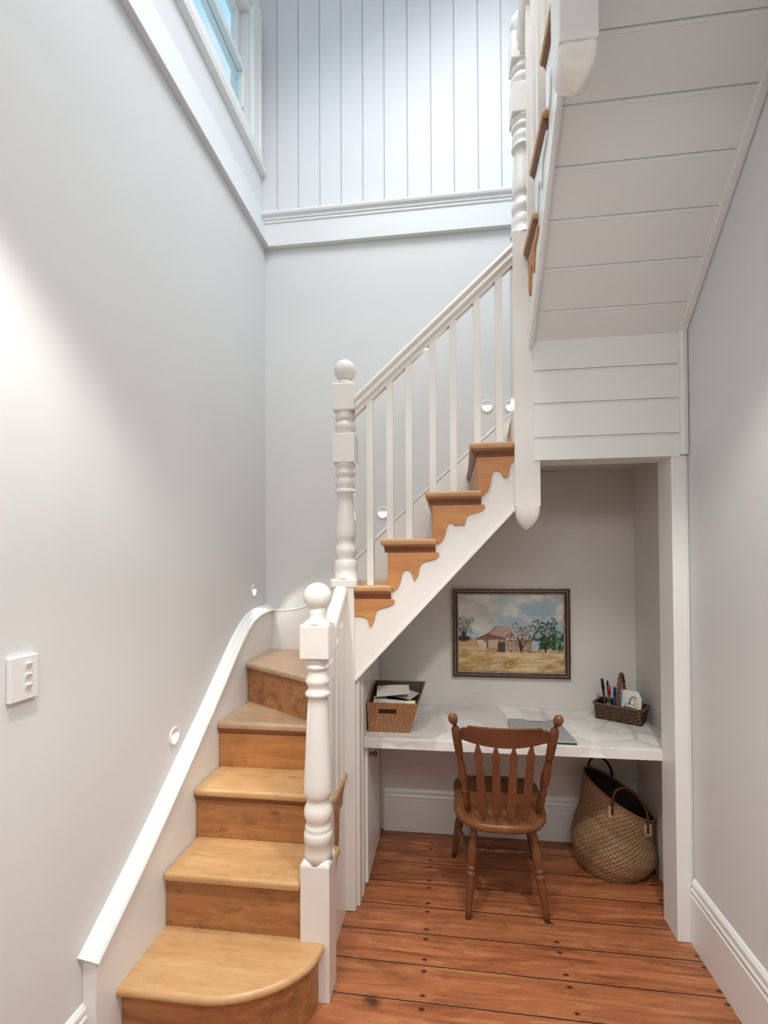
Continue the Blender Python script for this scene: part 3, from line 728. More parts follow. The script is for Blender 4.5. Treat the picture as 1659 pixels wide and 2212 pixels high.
for i, (yf, zb) in enumerate(t3):
    yb_ = yf - (.25 if i == 0 else .285)
    slab([(.338, yb_), (.975, yb_), (.975, yf), (.338, yf)], zb + .03, .03, 'tread', M['treadend'], .010)
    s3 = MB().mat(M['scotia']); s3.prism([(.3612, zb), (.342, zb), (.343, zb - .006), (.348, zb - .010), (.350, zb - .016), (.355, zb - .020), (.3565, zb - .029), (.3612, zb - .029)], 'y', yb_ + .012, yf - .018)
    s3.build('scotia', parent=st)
    pl = [(yf - .035 - a, zb + .03 + b) for a, b in ([(.0, -.062)] + [(u - .035, v_) for u, v_ in catmull(scroll) + catmull(lobe)] + [(.012, -.2125 + .0), (.0, -.2125)])]
    MB().mat(M['bracket'] if i < 1 else M['white']).prism(pl, 'x', .3555, .3618).build('bracket', parent=st)
for y in (2.13, 2.00, 1.885, 1.77, 1.65):
    zb = (2.978 if y > 2.045 else 3.191 if y > 1.805 else 3.403)
    zr = 3.965 + (2.228 - y) * .92 - .095
    MB().mat(M['cream']).box(.344, .374, y - .015, y + .015, zb, zr).build('baluster', parent=st, bevel=.001)

# ------------------------------------------------------------------ desk
dk = MB().mat(M['marble']); dk.box(-.411, 1.0445, 2.352, YB - .0065, .700, .75)
o = dk.build('desk', bevel=.003); tag(o, 'built-in white and grey marble desk top under the stairs', 'desk')

# ------------------------------------------------------------------ step lights and switch
def step_light(p, axis, label):
    t = thing('step_light', label, 'light', p, 'round recessed step lights along the stairs')
    ring = MB().mat(M['ring']); lens = MB().mat(M['lens']); hood = MB().mat(M['ring'])
    n = Vector((1, 0, 0)) if axis == 'x' else Vector((0, -1, 0))
    u = Vector((0, 1, 0)) if axis == 'x' else Vector((1, 0, 0)); z = Vector((0, 0, 1)); P = Vector(p)
    seg = 32; rr = [(.038, .0005), (.038, .004), (.035, .006), (.029, .006), (.027, .003)]
    vs = [P + u * (r * math.cos(2 * PI * k / seg)) + z * (r * math.sin(2 * PI * k / seg)) + n * d for r, d in rr for k in range(seg)]
    fs = [(i * seg + k, i * seg + (k + 1) % seg, (i + 1) * seg + (k + 1) % seg, (i + 1) * seg + k) for i in range(len(rr) - 1) for k in range(seg)]
    ring.add(vs, fs, True); ring.build('ring', parent=t)
    vs = [P + u * (.0265 * math.cos(2 * PI * k / seg)) + z * (.0265 * math.sin(2 * PI * k / seg)) + n * .002 for k in range(seg) if math.sin(2 * PI * k / seg) < .35]
    lens.add(vs, [tuple(range(len(vs)))]); lens.build('lens', parent=t)
    vs = [P + u * (.0275 * math.cos(2 * PI * k / seg)) + z * (.0275 * math.sin(2 * PI * k / seg)) + n * .0045 for k in range(seg) if math.sin(2 * PI * k / seg) >= .3]
    hood.add(vs, [tuple(range(len(vs)))]); hood.build('hood', parent=t)
    l = bpy.data.lights.new('step_lamp', 'SPOT'); l.energy = 1.6; l.spot_size = math.radians(125); l.spot_blend = .35; l.shadow_soft_size = .012; l.color = (1, .93, .80)
    lo = bpy.data.objects.new('step_lamp', l); C.objects.link(lo); lo.parent = t; lo.location = n * .03
    dirv = (n * .9 - z * .75).normalized(); lo.rotation_euler = dirv.to_track_quat('-Z', 'Y').to_euler()
step_light((XL, 1.911, .883), 'x', 'round recessed step light on the left wall, lowest of the five')
step_light((XL, 2.751, 1.433), 'x', 'round recessed step light on the left wall close to the back corner')
step_light((-.39, YB, 1.893), 'y', 'round recessed step light on the back wall behind the first balusters')
step_light((.234, YB, 2.512), 'y', 'round recessed step light on the back wall behind the upper balusters')
step_light((.372, YB, 2.507), 'y', 'round recessed step light half hidden behind the tall hanging newel')

sw = thing('light_switch', 'white three-rocker light switch on the left wall', 'switch', (XL, 1.172, 1.295))
MB().mat(M['plastic']).box(XL + .0005, XL + .014, 1.128, 1.216, 1.237, 1.355).build('plate', parent=sw, bevel=.003)
for z in (1.325, 1.297, 1.269):
    MB().mat(M['rocker']).prism([(XL + .0142, z + .010), (XL + .021, z + .009), (XL + .0155, z - .004), (XL + .0142, z - .010)], 'y', 1.172, 1.192).build('rocker', parent=sw, bevel=.001)

# ------------------------------------------------------------------ painting
pa = thing('framed_painting', 'framed oil painting of a farmhouse and trees hung above the desk', 'painting', (.355, YB - .006, 1.18))
px0, px1, pz0, pz1 = .020, .690, .920, 1.440
def frame_ring(mb, off0, off1, y0, y1):
    a = [(px0 + off0, pz0 + off0), (px1 - off0, pz0 + off0), (px1 - off0, pz1 - off0), (px0 + off0, pz1 - off0)]
    b = [(px0 + off1, pz0 + off1), (px1 - off1, pz0 + off1), (px1 - off1, pz1 - off1), (px0 + off1, pz1 - off1)]
    vs = [(x, y0, z) for x, z in a] + [(x, y1, z) for x, z in b]
    mb.add(vs, [(i, (i + 1) % 4, 4 + (i + 1) % 4, 4 + i) for i in range(4)])
fm = MB(); yf = YB - .0065
prof = [(0, .001, M['framegold']), (0, .022, M['framegold']), (.005, .026, M['framegold']), (.007, .020, M['frame']), (.012, .020, M['frame']), (.0125, .023, M['framegrey']), (.022, .024, M['framegrey']), (.025, .020, M['frame']), (.031, .016, M['frame']), (.033, .018, M['framegold']), (.037, .014, M['framegold']), (.038, .008, M['frame'])]
for a, b2 in zip(prof, prof[1:]):
    fm.mat(b2[2]); frame_ring(fm, a[0], b2[0], yf - a[1], yf - b2[1])
fm.build('picture_frame', parent=pa)
W_, H_ = 320, 240
rng = np.random.default_rng(3)
img = np.zeros((H_, W_, 3))
yy, xx = np.mgrid[0:H_, 0:W_]; u = xx / W_; v = yy / H_      # v down
def smooth(sx, sy, seed):
    r = np.random.default_rng(seed); g = r.random((sy + 2, sx + 2)); X = u * sx; Y = v * sy
    i = X.astype(int); j = Y.astype(int); fx = X - i; fy = Y - j; fx = fx * fx * (3 - 2 * fx); fy = fy * fy * (3 - 2 * fy)
    return (g[j, i] * (1 - fx) * (1 - fy) + g[j, i + 1] * fx * (1 - fy) + g[j + 1, i] * (1 - fx) * fy + g[j + 1, i + 1] * fx * fy)
cl = .5 * smooth(4, 5, 1) + .3 * smooth(9, 12, 2) + .2 * smooth(22, 28, 4)
t = np.clip((cl - .38) / .28, 0, 1)[..., None]
img[:] = np.array([.34, .43, .47]) * (1 - t) + np.array([.60, .59, .55]) * t
blue = np.exp(-(((u - .82) / .14) ** 2 + ((v - .24) / .05) ** 2))[..., None]; img[:] = img * (1 - .6 * blue) + np.array([.25, .38, .48]) * .6 * blue
warm = np.exp(-(((u - .12) / .2) ** 2 + ((v - .22) / .14) ** 2))[..., None]; img[:] = img * (1 - .5 * warm) + np.array([.56, .52, .43]) * .5 * warm
gr = v > .70
gn = .5 * smooth(6, 14, 5) + .3 * smooth(14, 40, 6) + .2 * smooth(50, 90, 7)
tg = np.clip((gn - .3) / .4, 0, 1)[..., None]
ground = np.array([.36, .24, .12]) * (1 - tg) + np.array([.62, .50, .33]) * tg
img = np.where(gr[..., None], ground, img)
def dab(cx, cy, rx, ry, col, a=1, ang=0):
    c, s = math.cos(ang), math.sin(ang); dx = (u - cx) * 1.33; dy = v - cy
    q = ((dx * c + dy * s) / rx) ** 2 + ((-dx * s + dy * c) / ry) ** 2
    k = (np.clip(1.4 - q, 0, 1) * a)[..., None]; img[:] = img * (1 - k) + np.array(col) * k
def polyfill(pts, col, a=1):
    inside = np.zeros(u.shape, bool); n = len(pts)
    for i in range(n):
        x1, y1 = pts[i]; x2, y2 = pts[(i + 1) % n]
        cond = ((y1 > v) != (y2 > v)) & (u < (x2 - x1) * (v - y1) / (y2 - y1 + 1e-9) + x1); inside ^= cond
    img[inside] = img[inside] * (1 - a) + np.array(col) * a
def line(x1, y1, x2, y2, w_, col, a=1):
    dx, dy = x2 - x1, y2 - y1; tt = np.clip(((u - x1) * dx + (v - y1) * dy) / (dx * dx + dy * dy + 1e-9), 0, 1)
    q = np.hypot((u - x1 - tt * dx) * 1.33, v - y1 - tt * dy); k = (np.clip(1.5 - q / w_, 0, 1) * a)[..., None]; img[:] = img * (1 - k) + np.array(col) * k
polyfill([(0, .585), (.26, .57), (.27, .69), (0, .69)], (.47, .33, .21))          # wall on the left
polyfill([(0, .68), (1, .70), (1, .76), (0, .72)], (.52, .40, .25), .8)
polyfill([(.18, .57), (.30, .49), (.36, .42), (.48, .43), (.52, .57)], (.36, .25, .20))     # gable and roof
polyfill([(.29, .50), (.36, .415), (.50, .43), (.56, .56), (.29, .575)], (.42, .30, .25))
polyfill([(.16, .59), (.29, .51), (.45, .56), (.46, .585)], (.22, .15, .12))
polyfill([(.18, .59), (.27, .59), (.27, .70), (.2, .67)], (.55, .48, .40))
polyfill([(.28, .59), (.70, .58), (.70, .74), (.28, .71)], (.34, .25, .18))
polyfill([(.29, .60), (.38, .59), (.37, .70), (.29, .69)], (.50, .38, .26))
polyfill([(.38, .62), (.45, .62), (.45, .75), (.38, .74)], (.12, .11, .10))
line(.275, .59, .275, .70, .006, (.08, .05, .04)); dab(.255, .60, .012, .014, (.06, .05, .05))
line(.17, .585, .30, .50, .004, (.10, .07, .05)); line(.30, .50, .36, .415, .004, (.12, .08, .06)); line(.36, .415, .44, .42, .004, (.3, .2, .16))
for i in range(6): line(.46 + i * .035, .60, .46 + i * .035, .72, .003, (.58, .52, .46), .8)
line(.45, .69, .66, .69, .003, (.6, .55, .48), .8)
for i in range(60):                                                                  # background green
    dab(.78 + rng.random() * .22, .52 + rng.random() * .18, .03, .02, (.05 + .04 * rng.random(), .10 + .06 * rng.random(), .05), .8, rng.random() * 3)
def tree(cx, base, top, sp, cols, n, seed, trunk=(.06, .04, .035), big=1.0):
    r = np.random.default_rng(seed); mid = (top + base) / 2 - .03
    for i in range(n):
        an = r.random() * PI * 2; rr_ = math.sqrt(r.random()) * (.85 + .25 * math.sin(an * 5 + seed))
        dab(cx + math.cos(an) * rr_ * sp, mid + math.sin(an) * rr_ * (base - top) * .46, (.010 + .012 * r.random()) * big, (.005 + .005 * r.random()) * big, cols[r.integers(len(cols))], .8, r.random() * 3.1)
    for i in range(7):
        a = (i - 3) / 3 * sp * .75; x1 = cx + a * .45 + r.normal() * .01; y1 = mid + .04
        line(cx, base - .01, x1, y1, .004, trunk, .85); line(x1, y1, cx + a + r.normal() * .012, top + .06 + abs(a) * .5, .0026, trunk, .7)
    line(cx, base, cx - .01, base - .11, .009, trunk)
tree(.055, .60, .29, .10, [(.12, .09, .06), (.20, .16, .11), (.08, .07, .05), (.42, .40, .34)], 130, 11, big=.8)
dab(.05, .575, .10, .040, (.08, .045, .035), .95)
tree(.60, .74, .37, .135, [(.15, .09, .06), (.22, .14, .10), (.09, .06, .045), (.38, .27, .22), (.18, .12, .07)], 230, 12, big=.75)
tree(.83, .74, .30, .165, [(.03, .08, .045), (.045, .12, .06), (.02, .045, .035), (.10, .17, .10), (.03, .06, .05), (.34, .38, .37)], 420, 13, big=.95)
for i in range(110): dab(rng.random(), .72 + rng.random() * .03, .02, .004, (.12, .08, .06), .5)
for i in range(260):
    c0 = [(.66, .55, .36), (.50, .36, .18), (.30, .19, .11), (.58, .46, .30), (.55, .35, .10)][rng.integers(5)]
    dab(rng.random(), .76 + rng.random() * .24, .012 + .02 * rng.random(), .003 + .003 * rng.random(), c0, .55, rng.normal() * .25)
for i in range(60): dab(.05 + .12 * rng.normal() + .1, .84 + .05 * rng.normal(), .02, .006, (.55, .33, .12), .4, .2)
for i in range(40): dab(.56 + .07 * rng.normal(), .93 + .03 * rng.normal(), .012, .006, (.62, .42, .14), .5, .6)
for i in range(160): dab(rng.random(), rng.random() * .55, .02 + .02 * rng.random(), .006, (.50 + .12 * rng.random(), .53 + .1 * rng.random(), .52 + .1 * rng.random()), .22, rng.normal() * .5)
xs = np.linspace(px0 + .037, px1 - .037, W_); zs_ = np.linspace(pz1 - .037, pz0 + .037, H_)
cm = bpy.data.meshes.new('canvas'); vv = []; off = Vector(pa.location)
img = np.clip(.36 + (img - .36) * 1.25, .01, 1); lum = img.mean(axis=2)
for jj in range(H_):
    for ii in range(W_): vv.append((xs[ii] - off.x, yf - .009 - .0012 * lum[jj, ii] - off.y, zs_[jj] - off.z))
ff = [(jj * W_ + ii, (jj + 1) * W_ + ii, (jj + 1) * W_ + ii + 1, jj * W_ + ii + 1) for jj in range(H_ - 1) for ii in range(W_ - 1)]
cm.from_pydata(vv, [], ff)
ca = cm.color_attributes.new('brushwork', 'FLOAT_COLOR', 'POINT')
col = np.concatenate([np.clip(img.reshape(-1, 3), 0, 1), np.ones((W_ * H_, 1))], axis=1).astype(np.float32).ravel()
ca.data.foreach_set('color', col)
m, nt, b = mat('oil_paint'); at = N(nt, 'ShaderNodeAttribute', attribute_name='brushwork'); L(nt, at.outputs['Color'], b.inputs['Base Color']); b.inputs['Roughness'].default_value = .45
cm.materials.append(m); co = bpy.data.objects.new('canvas', cm); C.objects.link(co); co.parent = pa

# ------------------------------------------------------------------ wooden letter box on the desk
bx = thing('wooden_box', 'tapered brown wood box with a handle slot, full of papers, left on the desk', 'box', (-.30, 2.56, .75))
zb, zf, zk = .7505, .897, .945
bw = MB().mat(M['boxwood'])
def panel(mb, quad, th):
    a = [Vector(q) for q in quad]; nrm = (a[1] - a[0]).cross(a[3] - a[0]).normalized() * th
    mb.add([*a, *[q + nrm for q in a]], [(0, 1, 2, 3), (7, 6, 5, 4), (0, 4, 5, 1), (1, 5, 6, 2), (2, 6, 7, 3), (3, 7, 4, 0)])
LB = -.400  # left side bottom x, partly hidden behind the post
F0, F1 = 2.436, 2.426; K0, K1 = 2.655, 2.70
# front with slot, built from pieces round the slot
def fp(s, t):  # front face parametric
    xl = LB + (-.408 - LB) * t; xr = -.194 + (.045) * t
    return Vector((xl + (xr - xl) * s, F0 + (F1 - F0) * t, zb + (zf - zb) * t))
def cell(s0, s1, t0, t1): panel(bw, [fp(s0, t0), fp(s0, t1), fp(s1, t1), fp(s1, t0)], .007)
cell(0, 1, 0, .63); cell(0, 1, .79, 1); cell(0, .24, .63, .79); cell(.60, 1, .63, .79)
panel(bw, [(LB, K0, zb), (-.204, K0, zb), (-.125, K1, zk), (-.405, K1, zk)], .007)
panel(bw, [(-.194, F0, zb), (-.149, F1, zf), (-.125, K1, zk), (-.194, K0, zb)][::1], .007)
panel(bw, [(LB, F0, zb), (LB, K0, zb), (-.405, K1, zk), (-.408, F1, zf)][::1], .007)
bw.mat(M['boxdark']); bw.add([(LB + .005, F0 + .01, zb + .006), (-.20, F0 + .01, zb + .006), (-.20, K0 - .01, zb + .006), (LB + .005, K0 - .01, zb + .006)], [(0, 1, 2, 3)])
bw.build('box_body', parent=bx, bevel=.001)
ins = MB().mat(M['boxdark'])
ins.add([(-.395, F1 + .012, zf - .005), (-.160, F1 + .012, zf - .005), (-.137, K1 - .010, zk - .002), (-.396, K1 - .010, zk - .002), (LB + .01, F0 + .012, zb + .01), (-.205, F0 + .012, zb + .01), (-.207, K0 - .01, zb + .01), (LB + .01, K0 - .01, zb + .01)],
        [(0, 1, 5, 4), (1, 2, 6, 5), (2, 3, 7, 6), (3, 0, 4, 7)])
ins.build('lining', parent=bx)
def sheet(label, cx, cy, cz, w, h, rz, tx, ty, m, curl=.006, th=.0012, name='paper_sheet'):
    g = 8; vs = []; n_ = g + 1
    Mx = Matrix.Translation((cx, cy, cz)) @ Matrix.Rotation(rz, 4, 'Z') @ Matrix.Rotation(tx, 4, 'X') @ Matrix.Rotation(ty, 4, 'Y')
    mb = MB().mat(m)
    for s in (0, th):
        for j2 in range(n_):
            for i2 in range(n_):
                a, b3 = i2 / g - .5, j2 / g - .5
                vs.append(Mx @ Vector((a * w, b3 * h, s + curl * math.sin(a * 3.2 + b3 * 2 + 1))))
    fs = []
    for s in (0, 1):
        o_ = s * n_ * n_
        for j2 in range(g):
            for i2 in range(g): fs.append((o_ + j2 * n_ + i2, o_ + j2 * n_ + i2 + 1, o_ + (j2 + 1) * n_ + i2 + 1, o_ + (j2 + 1) * n_ + i2))
    mb.add(vs, fs, True); o = mb.build(name)
    return tag(o, label, 'paper')
sheet('off-white envelope lying on top in the wooden box', -.292, 2.575, .922, .170, .125, .10, .16, -.05, M['paper2'], .003)
sheet('pale sheet slanting across the back right of the wooden box', -.232, 2.60, .897, .120, .11, -.40, .12, .10, M['paper'], .003)
sheet('greyish sheet at the left of the wooden box behind the post', -.352, 2.52, .884, .068, .13, .1, .05, .0, M['paper'], .002)
sheet('small cream card standing at the right front of the wooden box', -.190, 2.452, .885, .045, .040, .1, 1.2, .0, M['cardcream'], .001)
sheet('dark green booklet under the papers at the right of the wooden box', -.190, 2.545, .868, .045, .09, -.2, .05, .1, M['green'], .001, .006, 'booklet')
sheet('white folded sheet low at the front of the wooden box', -.280, 2.485, .878, .15, .065, -.05, .30, .02, M['paper2'], .003)

# ------------------------------------------------------------------ laptop
lp = thing('laptop', 'closed flat grey laptop lying on the marble desk behind the chair', 'laptop', (.44, 2.52, .75))
MB().mat(M['black']).prism([(.310, 2.672), (.296, 2.372), (.582, 2.366), (.556, 2.682)], 'z', .7505, .757).build('base', parent=lp, bevel=.002)
MB().mat(M['metalgrey']).prism([(.306, 2.674), (.294, 2.370), (.584, 2.364), (.558, 2.684)], 'z', .758, .766).build('lid', parent=lp, bevel=.002)
sheet('small white slip lying on the grey laptop', .45, 2.655, .7675, .11, .026, .02, 0, 0, M['paper2'], 0, .0006)

# ------------------------------------------------------------------ dark wicker organiser basket
A = Vector((.781, 2.785, .7505)); B_ = Vector((.961, 2.671, .7505)); ax = (B_ - A).normalized(); pyv = Vector((-ax.y, ax.x, 0)); LN = (B_ - A).length + .012; WD = .115
ow = thing('wicker_basket', 'small dark wicker basket with a loop handle at the right end of the desk', 'basket', tuple((A + B_) / 2 + pyv * WD / 2))
wb = MB().mat(M['wicker'])
def ob(s, t, z): return A + ax * s + pyv * t + Vector((0, 0, z))
ph = .078; rows = 9; nper = 84
vs = []; per = []
for q in range(nper):
    d0 = q / nper * 2 * (LN + WD)
    if d0 < LN: p2 = (d0, 0, 0, -1)
    elif d0 < LN + WD: p2 = (LN, d0 - LN, 1, 0)
    elif d0 < 2 * LN + WD: p2 = (LN - (d0 - LN - WD), WD, 0, 1)
    else: p2 = (0, WD - (d0 - 2 * LN - WD), -1, 0)
    per.append(p2)
nr = rows * 4 + 1
for j2 in range(nr):
    tz = j2 / (nr - 1); row = int(j2 / 4 - .001)
    for q, (s, t, nx_, ny2) in enumerate(per):
        fl_ = .010 * tz + .0038 * abs(math.sin(PI * j2 / 4)) * math.cos(PI * (q / 3 + row))
        vs.append(ob(s + nx_ * fl_, t + ny2 * fl_, tz * ph))
fs = [(j2 * nper + q, j2 * nper + (q + 1) % nper, (j2 + 1) * nper + (q + 1) % nper, (j2 + 1) * nper + q) for j2 in range(nr - 1) for q in range(nper)]
wb.add(vs, fs, True)
vs = [ob(s + nx_ * .002, t + ny2 * .002, .004) for (s, t, nx_, ny2) in per]; wb.add(vs, [tuple(range(nper))])
vs = []
for j2 in (0, 1):
    for (s, t, nx_, ny2) in per: vs.append(ob(s + nx_ * (.006 * j2 - .003), t + ny2 * (.006 * j2 - .003), .002 + j2 * (ph - .004)))
wb.add(vs, [(q, (q + 1) % nper, nper + (q + 1) % nper, nper + q) for q in range(nper)])
wb.build('basket_body', parent=ow)
rm = MB().mat(M['wickerlight'])
for ph_ in (0, PI):
    pts = [ob(s + nx_ * .011, t + ny2 * .011, ph + .004 + .003 * math.sin(q * 1.2 + ph_)) + Vector((0, 0, 0)) + (ax * nx_ + pyv * ny2) * .003 * math.cos(q * 1.2 + ph_) for q, (s, t, nx_, ny2) in enumerate(per)]
    rm.tube(pts + [pts[0]], .0045, 8, False)
rm.build('rim', parent=ow)
hd = MB().mat(M['wickerlight'])
for ph_ in (0, PI):
    pts = []
    for k in range(33):
        a = k / 32 * PI; pts.append(ob(LN * .52 + .003 * math.cos(k * .9 + ph_), WD / 2 - math.cos(a) * (WD / 2 + .004), ph + math.sin(a) ** .8 * .165 + .003 * math.sin(k * .9 + ph_)))
    hd.tube(pts, .0065, 8)
hd.build('handle', parent=ow)
def pen(s, t, z1, ds, dt, r, m, label, capm=None, name='pen'):
    p0 = ob(s, t, .012); p1 = ob(s + ds, t + dt, z1)
    tt = thing(name, label, 'pen', tuple(p0))
    MB().mat(m).turned(p0, p0 + (p1 - p0) * .72, [(0, r * .4), (.06, r), (1, r)], 12).build('barrel', parent=tt)
    MB().mat(capm or m).turned(p0 + (p1 - p0) * .725, p1, [(0, r * 1.15), (.9, r * 1.15), (1, r * .7)], 12).build('cap', parent=tt)
pen(.040, .055, .205, -.020, .00, .007, M['black'], 'tall black pen leaning left in the wicker basket', M['black'])
pen(.050, .075, .190, -.012, .015, .005, M['clear'], 'clear pen with a black clip just right of the tallest black pen', M['black'])
pen(.060, .045, .175, -.002, .00, .0075, M['maroon'], 'marker pen with a round red cap in the wicker basket', M['red'])
pen(.078, .060, .165, .004, .01, .0065, M['blue'], 'blue pen in the wicker basket beside the red cap', M['blue'])
pen(.092, .055, .160, .008, .00, .006, M['pink'], 'pale pink pen with a white tip in the wicker basket', M['paper2'])
pen(.070, .030, .120, -.006, .00, .007, M['green'], 'short green marker at the front of the wicker basket', M['green'])
pen(.105, .035, .150, .004, .00, .008, M['maroon'], 'maroon and pink marker standing in front of the basket handle', M['pink'])
pen(.100, .070, .215, .012, .00, .006, M['orangep'], 'orange-brown pencil rising inside the handle loop', M['orangep'], 'pencil')
pen(.045, .040, .120, .018, .0, .006, M['clear'], 'cream coloured pen leaning right at the left end of the basket', M['clear'])
def card(s0, t0, w, h, z0, lean, yawd, m, label, th=.002, notch=False, cat='card', name='card'):
    """upright card with its front towards the viewer"""
    o_ = ob(s0, t0, z0); uu = (Matrix.Rotation(yawd, 3, 'Z') @ ax); nn = Vector((-uu.y, uu.x, 0)); upv = (Vector((0, 0, 1)) + nn * lean).normalized(); uu = uu + upv * 0
    t = thing(name, label, cat, tuple(o_))
    pts = [(0, 0), (w, 0), (w, h * (.72 if notch else 1)), (w * (.80 if notch else 1), h), (0, h)]
    mb = MB().mat(m); fr = [o_ + uu * a + upv * c_ for a, c_ in pts]; bk = [p + nn * th for p in fr]; n = len(pts)
    mb.add(fr + bk, [tuple(range(n)), tuple(range(n, 2 * n))[::-1]] + [(i, (i + 1) % n, n + (i + 1) % n, n + i) for i in range(n)])
    mb.build('sheet', parent=t)
    return t, o_, uu, upv, nn
card(.112, .072, .100, .120, .03, .20, .02, M['teal'], 'teal card at the back of the wicker basket, peeking above the white one')
t, o_, uu, upv, nn = card(.115, .040, .098, .118, .045, .35, -.05, M['paper2'], 'white card with a line drawing of an armchair in the wicker basket', notch=True)
MB().mat(M['teal']).add([o_ - nn * .0008 + uu * a + upv * c_ for a, c_ in ((-.012, 0), (.002, 0), (.002, .118), (-.002, .118))], [(0, 1, 2, 3)]).build('teal_edge', parent=t)
dr = MB().mat(M['ink'])
def stroke(pts, r=.0016): dr.tube([o_ - nn * .0012 + uu * a + upv * c_ for a, c_ in pts], r, 6)
stroke([(.060 + .020 * math.cos(a), .062 + .026 * math.sin(a)) for a in [PI * 1.15 - k * PI * 1.3 / 16 for k in range(17)]], .0022)
stroke([(.056 + .012 * math.cos(a), .060 + .016 * math.sin(a)) for a in [2 * PI * k / 14 for k in range(15)]], .0010)
stroke([(.018, .030), (.022, .046), (.034, .050), (.044, .046)]); stroke([(.012, .028), (.030, .033), (.060, .030), (.080, .030)], .0024)
stroke([(.012, .028), (.010, .014)]); stroke([(.040, .028), (.042, .012)]); stroke([(.078, .034), (.084, .046), (.080, .050)]); stroke([(.016, .022), (.045, .020), (.078, .022)], .0014)
stroke([(.078, .028), (.082, .012)])
dr.build('armchair_drawing', parent=t)
card(.195, .030, .022, .085, .04, .30, .5, M['cardcream'], 'narrow cream card at the right end of the wicker basket')
card(.170, .052, .040, .092, .04, .25, .35, M['orangep'], 'brown-edged card behind the narrow cream card')

# ------------------------------------------------------------------ seagrass floor basket
fb = thing('seagrass_basket', 'large slouching woven seagrass belly basket in the right corner under the desk', 'basket', (.835, 2.73, 0))
NU, NV = 240, 110
vs = []; uvs = []
def bshape(a, t, inner=0):
    c, s = math.cos(a), math.sin(a)
    # floor ring, belly, mouth
    bx_, by_ = .835, 2.735
    mx, my = .880, 2.742
    rb = .192; rm_x, rm_y = .168, .16
    rad = rb * (1 - t) ** .6
    zt = .375 - .095 * c + .022 * s
    z = t * zt
    k = min(1, t / .35); belly = .022 * math.sin(PI * min(1, t * 1.6)) ** 1 if t < .625 else 0
    rx = (rb * (1 - t) + rm_x * t) + belly - .03 * (1 - k) ** 2 * 1
    ry = (rb * .95 * (1 - t) + rm_y * t) + belly - .03 * (1 - k) ** 2
    x = bx_ * (1 - t) + mx * t + rx * c; y = by_ * (1 - t) + my * t + ry * s
    return x, y, z
for jv in range(NV + 1):
    t = jv / NV
    for iu in range(NU):
        a = 2 * PI * iu / NU; x, y, z = bshape(a, t)
        wv_ = .0022 * math.cos(PI * (iu / 2.6)) * math.cos(PI * jv / 3.2) + .0012 * math.sin(jv * .35 + a * 3)
        vs.append((min(x + wv_ * math.cos(a), 1.040), min(y + wv_ * math.sin(a), YB - .030), z + .001)); uvs.append((iu / NU, t))
fs = [(j2 * NU + q, j2 * NU + (q + 1) % NU, (j2 + 1) * NU + (q + 1) % NU, (j2 + 1) * NU + q) for j2 in range(NV) for q in range(NU)]
fs.append(tuple(range(NU))[::-1])
mb = MB().mat(M['weave']).add(vs, fs, True); mb.build('basket_body', parent=fb, uv=uvs)
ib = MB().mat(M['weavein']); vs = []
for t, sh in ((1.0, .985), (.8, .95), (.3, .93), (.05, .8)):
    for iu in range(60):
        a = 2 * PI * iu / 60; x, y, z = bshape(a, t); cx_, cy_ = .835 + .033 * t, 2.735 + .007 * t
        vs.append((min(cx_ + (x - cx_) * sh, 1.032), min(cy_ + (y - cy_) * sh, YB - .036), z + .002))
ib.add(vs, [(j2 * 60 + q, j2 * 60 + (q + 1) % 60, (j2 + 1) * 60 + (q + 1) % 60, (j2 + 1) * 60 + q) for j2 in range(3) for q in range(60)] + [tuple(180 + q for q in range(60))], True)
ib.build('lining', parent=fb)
rt_ = MB().mat(plain('basket_rim', (.24, .13, .06), .6)); pts = []
for iu in range(97):
    x, y, z = bshape(2 * PI * iu / 96, 1); pts.append((min(x, 1.036), min(y, YB - .034), z))
rt_.tube(pts, .005, 8, False); rt_.build('rim', parent=fb)
def handle(a0, a1, rise, m, lean, patch, label):
    p0 = Vector(bshape(a0, .93)); p1 = Vector(bshape(a1, .93)); q0 = Vector(bshape(a0, 1)); q1 = Vector(bshape(a1, 1))
    outw = ((p0 + p1) / 2 - Vector((.86, 2.742, (p0.z + p1.z) / 2))).normalized(); ow_ = outw * .008
    pts = [p0 + ow_ - Vector((0, 0, .035)), p0 + ow_]
    for k in range(17):
        a = k / 16 * PI; mid = q0.lerp(q1, (1 - math.cos(a)) / 2); pts.append(mid + Vector((0, 0, 1)) * rise * math.sin(a) + outw * (.008 + lean * math.sin(a)))
    pts += [p1 + ow_, p1 + ow_ - Vector((0, 0, .035))]
    h_ = MB().mat(m); h_.tube(pts, .0065, 10); o = h_.build('handle', parent=fb); o['label'] = label
    if patch:
        for pp in (p0, p1):
            pb = MB().mat(M['canvas_patch'])
            tv = Vector((-outw.y, outw.x, 0)); c_ = pp + outw * .002 - Vector((0, 0, .022))
            pb.add([c_ + tv * a + Vector((0, 0, b3)) + outw * d_ for d_ in (0, .004) for a, b3 in ((-.018, -.030), (.018, -.030), (.020, .026), (-.020, .026))],
                   [(0, 1, 2, 3), (7, 6, 5, 4), (0, 4, 5, 1), (1, 5, 6, 2), (2, 6, 7, 3), (3, 7, 4, 0)])
            pb.build('patch', parent=fb)
handle(math.radians(243), math.radians(303), .105, M['leather'], .0, True, 'brown leather front handle')
handle(math.radians(133), math.radians(82), .085, M['leatherdark'], -.01, False, 'dark leather rear handle')

